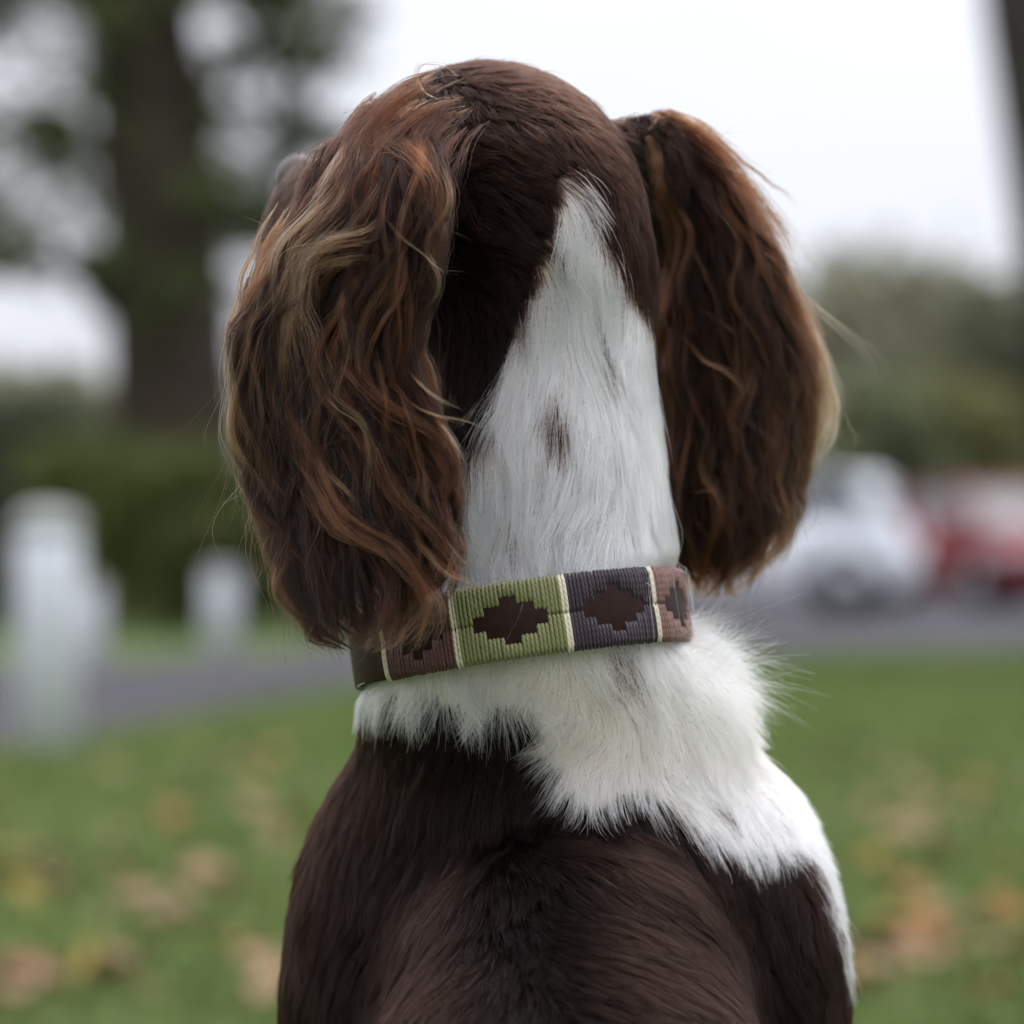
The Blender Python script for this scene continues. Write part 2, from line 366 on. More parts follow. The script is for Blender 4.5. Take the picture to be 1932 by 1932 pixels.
# ------------------------------------------------------------------ white posts
post_m = mat('weathered white paint', (0.66, 0.67, 0.71), 0.6, 0.3, noise=(5, 6, (0.64, 0.65, 0.70)), bump=(40, 0.15, 0.004))
cap_m = mat('grey post cap', (0.33, 0.34, 0.32), 0.8, 0.2, noise=(9, 6, (0.42, 0.43, 0.42)))  # cap coloured greyer than the white shaft, mottled by noise
def post(label, px, base_py, top_py, wpx, seed):
    d = 0.58 * FPX / (base_py - CY); b = np.array([(px - CX) / FPX * d, d - 1.5, 0.0]); h = at(px, top_py, d)[2]; w = wpx / FPX * d / 2
    o = empty('white_post', b); tag(o, label, 'post', 'white posts along the drive')
    s = MB(); s.lathe([(w, 0.0), (w, h * 0.86), (w * 0.94, h * 0.88)], 28); s.build('shaft', post_m, o, True)
    c = MB(); c.lathe([(w * 0.90, h * 0.8805), (w * 1.03, h * 0.89), (w * 1.03, h * 0.94), (w * 0.9, h * 0.975), (w * 0.5, h * 0.997), (0.01, h)], 28); c.build('cap', cap_m, o, True)
post('tall white round post at the left edge, nearest to the dog', 92, 1425, 957, 124, 1)
post('thin white post half hidden behind the tall one', 176, 1278, 1095, 44, 2)
post('short white post by the shrubs, nearest the dog\'s left ear', 418, 1240, 1070, 62, 3)

# ------------------------------------------------------------------ cars
tyre_m = mat('tyre rubber', (0.018, 0.018, 0.019), 0.8, 0.2); rim_m = mat('alloy rim', (0.45, 0.46, 0.48), 0.35, metal=0.9)
glass_m = mat('car glass', (0.05, 0.058, 0.065), 0.12, 0.45); trim_m = mat('black plastic trim', (0.02, 0.02, 0.022), 0.55)
lamp_m = mat('headlamp', (0.6, 0.62, 0.65), 0.12, 0.8); tail_m = mat('tail lamp', (0.35, 0.015, 0.015), 0.2, 0.7); plate_m = mat('number plate', (0.62, 0.62, 0.58), 0.5)
def car(name, label, px, d, rz, paint, hatch=True):
    o = empty(name, ((px - CX) / FPX * d, d - 1.5, 0.004), rz); tag(o, label, 'car', 'cars parked beyond the drive')
    pm = mat(name + ' paint', paint, 0.5, 0.25, coat=0.05)
    # lower body, lofted nose (+x) to tail (-x)
    st = [(2.02, .34, .58, .62), (1.96, .24, .70, .76), (1.75, .20, .80, .83), (1.30, .19, .90, .86), (0.90, .19, .965, .87), (0.2, .19, .985, .88), (-0.7, .19, 1.0, .88), (-1.4, .20, 1.02, .87), (-1.85, .24, 1.02, .83), (-1.99, .32, .96, .76), (-2.03, .42, .80, .70)]
    V = []; n = 12
    for x, zb, zt, w in st:
        zm = zb + (zt - zb) * 0.55
        half = [(0.0, zb), (w * .86, zb), (w * .98, zb + .08), (w, zm), (w * .965, zt - .07), (w * .90, zt - .01), (0.0, zt + .035)]
        for y, z in half: V.append((x, y, z))
        for y, z in half[-2:0:-1]: V.append((x, -y, z))
    F = [(i * n + k, i * n + (k + 1) % n, (i + 1) * n + (k + 1) % n, (i + 1) * n + k) for i in range(len(st) - 1) for k in range(n)]
    F += [tuple(range(n - 1, -1, -1)), tuple((len(st) - 1) * n + k for k in range(n))]
    b = MB(); b.add(V, F); bo = b.build('body', pm, o, True)
    # cabin: roof and pillars in paint, panes set in
    xr = [(1.02, 0.98), (0.30, 1.44), (-1.15, 1.47), (-1.72, 1.36 if hatch else 1.30), (-1.93, 1.01)]
    roof = MB(); ro = [(0.34, 1.425, .60), (0.0, 1.475, .63), (-0.6, 1.50, .64), (-1.2, 1.485, .63), (-1.70, 1.40, .58)]
    RV = []
    for x, z, w in ro: RV += [(x, -w, z - .035), (x, -w * .8, z), (x, w * .8, z), (x, w, z - .035), (x, w * .9, z - .06), (x, -w * .9, z - .06)]
    roof.add(RV, [(i * 6 + k, i * 6 + (k + 1) % 6, (i + 1) * 6 + (k + 1) % 6, (i + 1) * 6 + k) for i in range(4) for k in range(6)] + [(5, 4, 3, 2, 1, 0), tuple(24 + k for k in range(6))])
    roof.build('roof', pm, o, True)
    bw, tw_ = .785, .60
    def pane(nm, q, thick=0.012):
        q = np.array(q, float); nv = np.cross(q[1] - q[0], q[-1] - q[0]); nv /= np.linalg.norm(nv)
        m = len(q); p = MB(); p.add(np.concatenate([q, q - nv * thick]), [tuple(range(m)), tuple(range(2 * m - 1, m - 1, -1))] + [(k, m + k, m + (k + 1) % m, (k + 1) % m) for k in range(m)])
        return p.build(nm, glass_m, o)
    pane('windscreen', [(1.00, -.72, .985), (1.00, .72, .985), (0.35, .57, 1.40), (0.35, -.57, 1.40)])
    pane('rear_window', [(-1.93, .66, 1.02), (-1.93, -.66, 1.02), (-1.71, -.52, 1.36), (-1.71, .52, 1.36)])
    for s in (-1, 1):
        qs = [[(0.86, bw, .985), (-0.42, bw, 1.00), (-0.42, tw_ + .02, 1.42), (0.26, tw_ + .02, 1.40)], [(-0.50, bw, 1.00), (-1.38, bw, 1.02), (-1.30, tw_ + .02, 1.40), (-0.50, tw_ + .02, 1.42)]]
        for q in qs:
            q = [(x, s * y, z) for x, y, z in q]
            pane('side_window', q if s < 0 else q[::-1])
        for (x0, z0, x1, z1, rw) in ((0.96, .97, 0.30, 1.43, .035), (-0.46, .99, -0.46, 1.44, .04), (-1.62, 1.0, -1.50, 1.42, .13)):
            p = MB(); p.tube([(x0, s * (bw - .01), z0), (x1, s * (tw_ + .01), z1)], rw, 6); p.build('pillar', pm, o, True)
        m = MB(); m.box((0.80, s * .97, 1.02), (.06, .10, .065)); m.build('wing_mirror', pm, o, bevel=0.02, smooth=True)
        for x in (0.1, -0.85):
            h = MB(); h.box((x, s * .885, .86), (.09, .012, .015)); h.build('door_handle', pm, o, bevel=0.004)
        h = MB(); h.box((1.86, s * .62, .68), (.12, .17, .07), rz=-s * 0.35); h.build('headlight', lamp_m, o, bevel=0.02, smooth=True)
        h = MB(); h.box((-1.95, s * .66, .86), (.07, .10, .16), rz=s * 0.3); h.build('tail_light', tail_m, o, bevel=0.02, smooth=True)
    for x, s_ in ((1.28, 1), (-1.28, 1), (1.28, -1), (-1.28, -1)):
        RX = np.array([[1, 0, 0], [0, 0, -1.0], [0, 1.0, 0]])
        c = (x, s_ * .80, .315)
        ar = MB(); ar.lathe([(.385, -.10), (.385, .088)], 28, c, RX); ar.build('wheel_arch', trim_m, o, True)
        tm_ = MB(); tm_.lathe([(.20, -.11), (.30, -.11), (.315, -.08), (.315, .08), (.30, .11), (.20, .11)], 28, c, RX); ty = tm_.build('tyre', tyre_m, o, True)
        rm = MB(); rm.lathe([(.195, -.112), (.195, .112), (.06, .118)], 20, c, RX); rm.build('rim', rim_m, ty, True)
    for x, zc in ((2.0, .36), (-2.02, .38)):
        q = MB(); q.box((x, 0, zc), (.05, .72, .09)); q.build('bumper', trim_m, o, bevel=0.03, smooth=True)
        q = MB(); q.box((x * 1.028, 0, zc + .12), (.008, .26, .055)); q.build('number_plate', plate_m, o)
    return o
car('white_car', 'white hatchback seen from the side behind the dog\'s right ear', 1378, 39.0, R(180 - 9), (0.78, 0.80, 0.84))
car('red_car', 'red car at the right edge beside the white hatchback', 1888, 44.5, R(-74), (0.19, 0.008, 0.012))

# ------------------------------------------------------------------ fallen leaves
def leaf_mesh(seed, size):
    """a curled five-lobed leaf with a stalk"""
    r = np.random.default_rng(seed); n = 30; V = [(0, 0, 0.0)]
    for k in range(n):
        a = 2 * math.pi * k / n
        lob = 0.60 + 0.40 * abs(math.cos(2.5 * (a - math.pi / 2))) ** 0.7
        if abs(a - 1.5 * math.pi) < 0.35: lob *= 0.45
        V.append((math.cos(a) * lob, math.sin(a) * lob, 0))
    V = np.array(V) * size; c = r.uniform(0.2, 0.5) / size
    V[:, 2] = c * V[:, 0] ** 2 * r.uniform(0.2, 1) + c * 0.5 * V[:, 1] ** 2 + r.normal(size=len(V)) * size * 0.04
    V[:, 2] -= V[:, 2].min()
    m = len(V); T = V + np.array([0, 0, 0.0012])
    F = [(0, k, k % n + 1) for k in range(1, n + 1)]
    FF = [tuple(i + m for i in f) for f in F] + [f[::-1] for f in F] + [(k, k % n + 1, m + k % n + 1, m + k) for k in range(1, n + 1)]
    b = MB(); b.add(np.concatenate([V, T]), FF); b.tube([(0, -size * 0.3, V[0, 2] + .001), (0.004, -size * 0.9, .004), (0.015, -size * 1.4, .003)], [.0016, .0013, .001], 5)
    return b
KIND = {'tan': ((0.290, 0.194, 0.106), (0.225, 0.144, 0.077)), 'orange': ((0.300, 0.144, 0.043), (0.236, 0.100, 0.025)), 'yellow': ((0.300, 0.209, 0.043), (0.236, 0.159, 0.034)), 'pinkish': ((0.278, 0.165, 0.098), (0.215, 0.120, 0.068)), 'russet': ((0.204, 0.065, 0.034), (0.139, 0.045, 0.021))}
LM = {k: mat(k + ' dead leaf', v[0], 0.7, 0.25, noise=(25, 4, v[1])) for k, v in KIND.items()}
proto = {}
for i, k in enumerate(KIND):
    for j in range(2):
        b = leaf_mesh(300 + 7 * i + j, 0.060); proto[k, j] = mesh_np('fallen_leaf', b.v, b.f, LM[k], True)
SPOT = [('orange', 310, 1562), ('orange', 330, 1580), ('tan', 500, 1600), ('tan', 520, 1622), ('tan', 95, 1660), ('tan', 120, 1685), ('yellow', 25, 1705), ('russet', 40, 1885), ('pinkish', 75, 1900), ('yellow', 150, 1882), ('tan', 255, 1835), ('tan', 385, 1690), ('tan', 420, 1712), ('pinkish', 300, 1770), ('tan', 345, 1790), ('yellow', 515, 1742), ('tan', 480, 1560), ('pinkish', 275, 1735), ('tan', 210, 1480), ('orange', 520, 1450),
        ('pinkish', 1630, 1445), ('tan', 1705, 1488), ('tan', 1730, 1510), ('orange', 1850, 1512), ('tan', 1835, 1555), ('tan', 1722, 1605), ('orange', 1640, 1648), ('yellow', 1655, 1668), ('tan', 1690, 1700), ('orange', 1880, 1752), ('orange', 1905, 1768), ('pinkish', 1735, 1822), ('russet', 1770, 1836), ('pinkish', 1705, 1835), ('tan', 1665, 1885), ('pinkish', 1640, 1840), ('tan', 1745, 1868), ('tan', 1790, 1620), ('yellow', 1900, 1660), ('tan', 1560, 1470)]
r_ = np.random.default_rng(77)
kinds = list(KIND)
for _ in range(110):
    px = r_.uniform(-20, 600) if r_.random() < 0.5 else r_.uniform(1480, 1950); py = 1340 + 600 * r_.random() ** 0.7
    if py > 1400 or px > 1400: SPOT.append((kinds[r_.choice(5, p=[.5, .14, .12, .16, .08])], px, py))
NTH = 'first second third fourth fifth sixth seventh eighth ninth tenth eleventh twelfth thirteenth fourteenth fifteenth sixteenth seventeenth eighteenth nineteenth twentieth'.split()
def spot_key(k, px, py): return (k, 'left' if px < 900 else 'right', 'near the bottom edge' if py > 1760 else 'halfway up the lawn' if py > 1560 else 'towards the drive')
for i, (k, px, py) in enumerate(SPOT):
    g = gd(px, py)
    o = link('fallen_leaf', proto[k, i % 2]); o.location = (g[0], g[1], 0.036); s = r_.uniform(0.5, 0.95) if i < 40 else r_.uniform(0.35, 0.65); o.scale = (s, s, s)
    o.rotation_euler = (r_.normal() * 0.25 + 0.25, r_.normal() * 0.25, r_.uniform(0, 6.28))
    key = spot_key(k, px, py); row = sorted(q[1] for q in SPOT if spot_key(*q) == key)
    which = f', {NTH[row.index(px)]} from left' if len(row) > 1 else ''
    tag(o, f'{k} leaf on the grass {key[1]} of the dog, {key[2]}{which}', 'leaf', f'{k} leaves fallen on the grass')
# ------------------------------------------------------------------ the dog: an implicit body meshed into one continuous skin
f32 = np.float32
def ell(P, c, r, M=None):
    q = P - np.asarray(c, f32)
    if M is not None: q = q @ np.asarray(M, f32).T
    r = np.asarray(r, f32)
    k0 = np.sqrt(((q / r) ** 2).sum(-1)); k1 = np.sqrt(((q / (r * r)) ** 2).sum(-1)) + 1e-9
    return k0 * (k0 - 1) / k1
def rcone(P, a, b, ra, rb):
    a = np.asarray(a, f32); b = np.asarray(b, f32); ab = b - a
    t = np.clip(((P - a) @ ab) / (ab @ ab), 0, 1)
    return np.linalg.norm(P - a - t[..., None] * ab, axis=-1) - (ra + (rb - ra) * t)
def smin(a, b, k):
    h = np.maximum(k - np.abs(a - b), 0) / k
    return np.minimum(a, b) - h * h * k * 0.25

hf = np.array([-0.64, 0.75, 0.10]); hf /= np.linalg.norm(hf)       # where the head points
hl = np.cross([0, 0, 1.0], hf); hl /= np.linalg.norm(hl)            # the dog's left
hu = np.cross(hf, hl)
HM = np.stack([hl, hf, hu])                                          # rows: world -> head frame
S = np.array([-0.011, 0.025, 0.7375])                                # skull centre
def H(l, f, u): return S + l * hl + f * hf + u * hu
def rot_rows(wide, normal):
    w = np.asarray(wide, float); w /= np.linalg.norm(w); n = np.asarray(normal, float); n -= w * (n @ w); n /= np.linalg.norm(n)
    return np.stack([w, n, np.cross(w, n)])

def sdf_ears(P):
    d = np.full(P.shape[:-1], 9, f32)
    LW = rot_rows((-0.86, 0.5, 0), (-0.5, -0.86, 0.0))
    for px, py, y, w, hgt in ((735, 315, -0.020, 0.022, 0.024), (665, 430, -0.036, 0.027, 0.040), (645, 600, -0.048, 0.034, 0.045), (655, 780, -0.050, 0.034, 0.045), (690, 920, -0.050, 0.025, 0.035)):
        d = smin(d, ell(P, pix(px, py, y), (w, 0.0075, hgt), LW), 0.012)
    RW = rot_rows((0.86, 0.5, 0), (0.5, -0.86, 0.0))
    for px, py, y, w, hgt in ((1222, 300, 0.034, 0.020, 0.020), (1278, 375, 0.052, 0.024, 0.034), (1335, 500, 0.063, 0.028, 0.042), (1385, 680, 0.068, 0.029, 0.045), (1392, 830, 0.068, 0.025, 0.035)):
        d = smin(d, ell(P, pix(px, py, y), (w, 0.0075, hgt), RW), 0.012)
    return d
def sdf_body(P):
    d = ell(P, S, (0.053, 0.063, 0.050), HM)
    d = smin(d, ell(P, H(0, 0.012, -0.036), (0.050, 0.055, 0.040), HM), 0.03)      # cheeks
    d = smin(d, ell(P, H(0, -0.046, -0.006), (0.022, 0.022, 0.024), HM), 0.03)     # occiput
    d = smin(d, ell(P, H(0.022, 0.050, 0.017), (0.010, 0.013, 0.008), HM), 0.02)   # brows
    d = smin(d, ell(P, H(-0.022, 0.050, 0.017), (0.010, 0.013, 0.008), HM), 0.02)
    mz = rcone(P, H(0, 0.055, -0.020), H(0, 0.114, -0.013), 0.029, 0.021)
    mz = smin(mz, ell(P, H(0, 0.105, -0.034), (0.026, 0.042, 0.022), HM), 0.015)   # flews
    d = smin(d, mz, 0.022)
    nk = rcone(P, (0.010, 0.012, 0.690), (0.003, 0.014, 0.610), 0.046, 0.0525)
    nk = smin(nk, rcone(P, (0.003, 0.014, 0.610), (0.003, 0.016, 0.555), 0.0525, 0.0585), 0.02)
    nk = smin(nk, rcone(P, (0.003, 0.016, 0.545), (0.018, 0.040, 0.460), 0.0605, 0.086), 0.03)
    d = smin(d, nk, 0.03)
    d = smin(d, ell(P, (0.061, 0.030, 0.514), (0.022, 0.035, 0.030)), 0.03)        # loose fur at the base of the neck
    d = smin(d, ell(P, (0.020, 0.062, 0.410), (0.098, 0.098, 0.120)), 0.03)        # chest
    bk = rcone(P, (0.022, -0.040, 0.402), (0.024, -0.100, 0.335), 0.066, 0.082)
    bk = smin(bk, rcone(P, (0.024, -0.098, 0.335), (0.022, -0.200, 0.170), 0.080, 0.098), 0.03)
    d = smin(d, bk, 0.014)
    d = smin(d, ell(P, (0.022, -0.215, 0.105), (0.102, 0.100, 0.103)), 0.04)       # pelvis
    d = smin(d, rcone(P, (0.02, 0.03, 0.36), (0.022, -0.12, 0.20), 0.090, 0.080), 0.04)
    for s, xo in ((-1, -0.055), (1, 0.100)):
        d = smin(d, ell(P, (xo, 0.052, 0.380), (0.041, 0.060, 0.108)), 0.016)      # shoulder
        d = smin(d, rcone(P, (xo, 0.075, 0.345), (xo * 0.95 + 0.001, 0.035, 0.245), 0.036, 0.028), 0.02)
        xl = -0.045 if s < 0 else 0.088
        d = smin(d, rcone(P, (xo * 0.95 + 0.001, 0.035, 0.245), (xl, 0.075, 0.075), 0.027, 0.018), 0.02)
        d = smin(d, rcone(P, (xl, 0.075, 0.075), (xl, 0.092, 0.024), 0.018, 0.020), 0.012)
        for tx in (-0.017, -0.006, 0.006, 0.017):
            d = smin(d, ell(P, (xl + tx, 0.112 - abs(tx) * 0.5, 0.013), (0.0085, 0.018, 0.013)), 0.006)
        xh = 0.022 + s * 0.100
        d = smin(d, ell(P, (0.022 + s * 0.085, -0.130, 0.125), (0.042, 0.105, 0.095)), 0.03)   # thigh
        d = smin(d, rcone(P, (xh, -0.17, 0.035), (xh + s * 0.008, 0.00, 0.024), 0.026, 0.019), 0.02)
        for tx in (-0.016, -0.005, 0.006, 0.016):
            d = smin(d, ell(P, (xh + s * 0.008 + tx, 0.022, 0.013), (0.0085, 0.018, 0.013)), 0.006)
    d = smin(d, rcone(P, (0.022, -0.300, 0.060), (0.060, -0.420, 0.026), 0.026, 0.014), 0.02)  # docked tail
    return d

H0 = 0.005
G0 = np.array([-0.155, -0.455, -0.02]); GN = (68, 128, 166)
gx, gy, gz = [G0[i] + H0 * np.arange(GN[i]) for i in range(3)]
GP = np.stack(np.meshgrid(gx, gy, gz, indexing='ij'), -1).astype(f32)
FB = np.empty(GN, f32); FE = np.empty(GN, f32)
for i in range(GN[0]):
    FB[i] = sdf_body(GP[i]); FE[i] = sdf_ears(GP[i])
FD = smin(FB, FE, 0.010)
GG = np.stack(np.gradient(FD, H0), -1)
del GP
def tri(A, P):
    q = (P - G0) / H0
    q = np.clip(q, 0, np.array(GN) - 1.001); i = q.astype(int); t = q - i
    out = 0
    for a in (0, 1):
        for b in (0, 1):
            for c in (0, 1):
                w = (t[:, 0] if a else 1 - t[:, 0]) * (t[:, 1] if b else 1 - t[:, 1]) * (t[:, 2] if c else 1 - t[:, 2])
                v = A[i[:, 0] + a, i[:, 1] + b, i[:, 2] + c]
                out = out + (w[:, None] * v if v.ndim == 2 else w * v)
    return out
def nrm(v): return v / (np.linalg.norm(v, axis=-1, keepdims=True) + 1e-12)
def grad(P): return nrm(tri(GG, P))

def surface_nets(F):
    s = F < 0
    cs = [s[a:a + F.shape[0] - 1, b:b + F.shape[1] - 1, c:c + F.shape[2] - 1] for a in (0, 1) for b in (0, 1) for c in (0, 1)]
    n = sum(x.astype(np.int8) for x in cs)
    act = np.argwhere((n > 0) & (n < 8))
    idx = -np.ones(np.array(F.shape) - 1, int); idx[tuple(act.T)] = np.arange(len(act))
    corner = [(a, b, c) for a in (0, 1) for b in (0, 1) for c in (0, 1)]
    val = {k: F[act[:, 0] + k[0], act[:, 1] + k[1], act[:, 2] + k[2]] for k in corner}
    acc = np.zeros((len(act), 3)); cnt = np.zeros(len(act))
    for k in corner:
        for ax in range(3):
            if k[ax] == 0:
                k2 = list(k); k2[ax] = 1; k2 = tuple(k2)
                a, b = val[k], val[k2]; m = (a < 0) != (b < 0)
                t = np.where(m, a / np.where(m, a - b, 1), 0)
                p = np.array(k, float)[None] + np.eye(3)[ax][None] * t[:, None]
                acc += p * m[:, None]; cnt += m
    V = G0 + H0 * (act + acc / cnt[:, None])
    quads = []
    for ax in range(3):
        sl = [slice(1, -1)] * 3
        sa = [slice(1, -1)] * 3; sb = [slice(1, -1)] * 3
        sa[ax] = slice(0, -1); sb[ax] = slice(1, None)
        A, B = s[tuple(sa)], s[tuple(sb)]
        e = np.argwhere(A != B); off = np.ones(3, int); off[ax] = 0
        e = e + off
        o1, o2 = [np.eye(3, dtype=int)[(ax + 1) % 3], np.eye(3, dtype=int)[(ax + 2) % 3]]
        q = np.stack([idx[tuple((e - o1 - o2).T)], idx[tuple((e - o2).T)], idx[tuple(e.T)], idx[tuple((e - o1).T)]], 1)
        flip = ~s[tuple(e.T)]
        q[flip] = q[flip][:, ::-1]
        quads.append(q[:, ::-1])
    Q = np.concatenate(quads)
    return V, Q[(Q >= 0).all(1)]
SV, SQ = surface_nets(FD)
for _ in range(3):
    SV = SV - grad(SV) * tri(FD, SV)[:, None]
SV[:, 2] = np.maximum(SV[:, 2], 0.002)

# ------------------------------------------------------------------ coat pattern (where the white lies on the dog's back and neck)
def in_poly(x, y, poly):
    c = np.zeros(x.shape, bool); n = len(poly)
    for i in range(n):
        x0, y0 = poly[i]; x1, y1 = poly[(i + 1) % n]
        m = ((y0 > y) != (y1 > y)) & (x < (x1 - x0) * (y - y0) / ((y1 - y0) or 1e-9) + x0)
        c ^= m
    return c
BLAZE = [(1080, 300), (1056, 400), (1030, 490), (995, 570), (962, 650), (938, 740), (925, 820), (880, 860), (835, 900), (815, 960), (700, 1010), (560, 1100), (560, 1255), (650, 1275), (700, 1300), (760, 1322), (800, 1320), (900, 1338), (985, 1335), (1012, 1322), (1024, 1350), (1030, 1420), (1062, 1490), (1110, 1530), (1185, 1500), (1250, 1512), (1310, 1570), (1400, 1615), (1480, 1612), (1515, 1605), (1535, 1640), (1554, 1710), (1576, 1790), (1598, 1850), (1680, 1850), (1680, 1000), (1330, 1000), (1270, 800), (1252, 680), (1228, 610), (1188, 540), (1150, 475), (1114, 400)]
SPOTS = [(1050, 775, 20, 34, 0.9), (1132, 640, 12, 40, 0.45), (1352, 1512, 6, 16, 0.7), (958, 985, 10, 26, 0.35), (1168, 1238, 22, 34, 0.45), (1068, 1040, 14, 20, 0.3), (1240, 880, 8, 30, 0.2), (1460, 1420, 8, 20, 0.3), (1000, 690, 6, 30, 0.2), (880, 1010, 8, 30, 0.2)]
def white_mask(P, N, ear, jit=0.0):
    x, y = to_px(P)
    x = x + jit * rng.normal(size=len(P)); y = y + jit * rng.normal(size=len(P))
    back = in_poly(x, y, BLAZE)
    front = ((P[:, 2] < 0.64) & (P[:, 2] > 0.30) & (np.abs(P[:, 0] - 0.02) < 0.09)) | (P[:, 2] < 0.13) & (P[:, 1] > -0.02)
    front |= (np.linalg.norm(P - H(0, 0.11, -0.02), axis=1) < 0.045)
    w = np.where((N[:, 1] < 0.55) | ((P[:, 0] > 0.07) & (N[:, 1] < 0.9) & (P[:, 2] < 0.56)), back, front)
    w &= ~ear
    w &= ~((P[:, 2] > 0.64) & (N[:, 1] > 0.3) & (np.linalg.norm(P - H(0, 0.11, -0.02), axis=1) > 0.045))
    return w
def spot_prob(P):
    x, y = to_px(P); s = np.zeros(len(P))
    for a, b, rx, ry, k in SPOTS:
        s = np.maximum(s, k * np.exp(-(((x - a) / rx) ** 2 + ((y - b) / ry) ** 2) * 0.9))
    return s
def is_ear(P): return tri(FE, P) < tri(FB, P) - 0.002

dog = empty('dog', (0.02, -0.08, 0.0))
tag(dog, 'brown and white spaniel sitting on the grass, seen from behind, head turned left', 'dog')
skin_m = bpy.data.materials.new('coat skin'); skin_m.use_nodes = True
_t = skin_m.node_tree; _b = _t.nodes['Principled BSDF']; _b.inputs['Roughness'].default_value = 0.9; _b.inputs['Specular IOR Level'].default_value = 0.1
_a = _t.nodes.new('ShaderNodeVertexColor'); _a.layer_name = 'coat'; _t.links.new(_a.outputs[0], _b.inputs['Base Color'])
body_me = mesh_np('body', SV, SQ, skin_m)
SN = grad(SV); sw = white_mask(SV, SN, is_ear(SV))
ca = body_me.color_attributes.new('coat', 'FLOAT_COLOR', 'POINT')
cc = np.ones((len(SV), 4)); cc[:, :3] = np.where(sw[:, None], (0.62, 0.56, 0.54), np.where((np.linalg.norm(SV - H(0, 0.105, -0.02), axis=1) < 0.052)[:, None], (0.07, 0.045, 0.036), (0.006, 0.003, 0.0025)))
ca.data.foreach_set('color', cc.ravel())
body = link('body', body_me, dog, True)

# nose and eyes
nose_m = mat('wet nose', (0.045, 0.022, 0.018), 0.25, 0.6, bump=(900, 0.3, 0.0006))
nb = MB()
th = np.linspace(0, math.pi, 9)
nb.lathe([(0.0128 * math.sin(t) * (1 + 0.12 * math.cos(t)) + 1e-5, -0.0105 * math.cos(t)) for t in th], 20, H(0, 0.129, 0.001), np.linalg.inv(HM) @ np.diag([1.0, 0.75, 1.0]))
nose = nb.build('nose', nose_m, dog, True, True)
eye_m = mat('eye', (0.05, 0.02, 0.008), 0.05, 0.7, coat=1.0)
for s in (-1, 1):
    eb = MB(); eb.lathe([(0.0105 * math.sin(t) + 1e-5, -0.0105 * math.cos(t)) for t in th], 18, H(s * 0.031, 0.062, 0.004))
    eb.build('eye', eye_m, dog, True, True)

# ------------------------------------------------------------------ fur
def hair_mat(name, rough=0.35, radial=0.45, ior=1.3):
    m = bpy.data.materials.new(name); m.use_nodes = True; t = m.node_tree; t.nodes.clear()
    h = t.nodes.new('ShaderNodeBsdfHairPrincipled'); h.parametrization = 'COLOR'
    h.inputs['Roughness'].default_value = rough; h.inputs['Radial Roughness'].default_value = radial
    h.inputs['Random Roughness'].default_value = 0.2; h.inputs['IOR'].default_value = ior
    a = t.nodes.new('ShaderNodeAttribute'); a.attribute_name = 'tint'
    t.links.new(a.outputs['Color'], h.inputs['Color'])
    o = t.nodes.new('ShaderNodeOutputMaterial'); t.links.new(h.outputs[0], o.inputs[0])
    return m
FUR = hair_mat('brown fur', 0.22, 0.42, 1.225); WFUR = hair_mat('white fur', 0.45, 0.6, 1.45); EFUR = hair_mat('ear fur', 0.20, 0.40, 1.245)
def curves(name, P, rad, tint, material, parent):
    n, k = P.shape[:2]
    cu = bpy.data.hair_curves.new(name); cu.add_curves([k] * n)
    cu.attributes['position'].data.foreach_set('vector', np.ascontiguousarray(P, f32).ravel())
    ra = cu.attributes.get('radius') or cu.attributes.new('radius', 'FLOAT', 'POINT')
    ra.data.foreach_set('value', np.ascontiguousarray(rad, f32).ravel())
    ti = cu.attributes.new('tint', 'FLOAT_COLOR', 'CURVE')
    c4 = np.ones((n, 4), f32); c4[:, :3] = tint; ti.data.foreach_set('color', c4.ravel())
    cu.materials.append(material)
    return link(name, cu, parent, True)

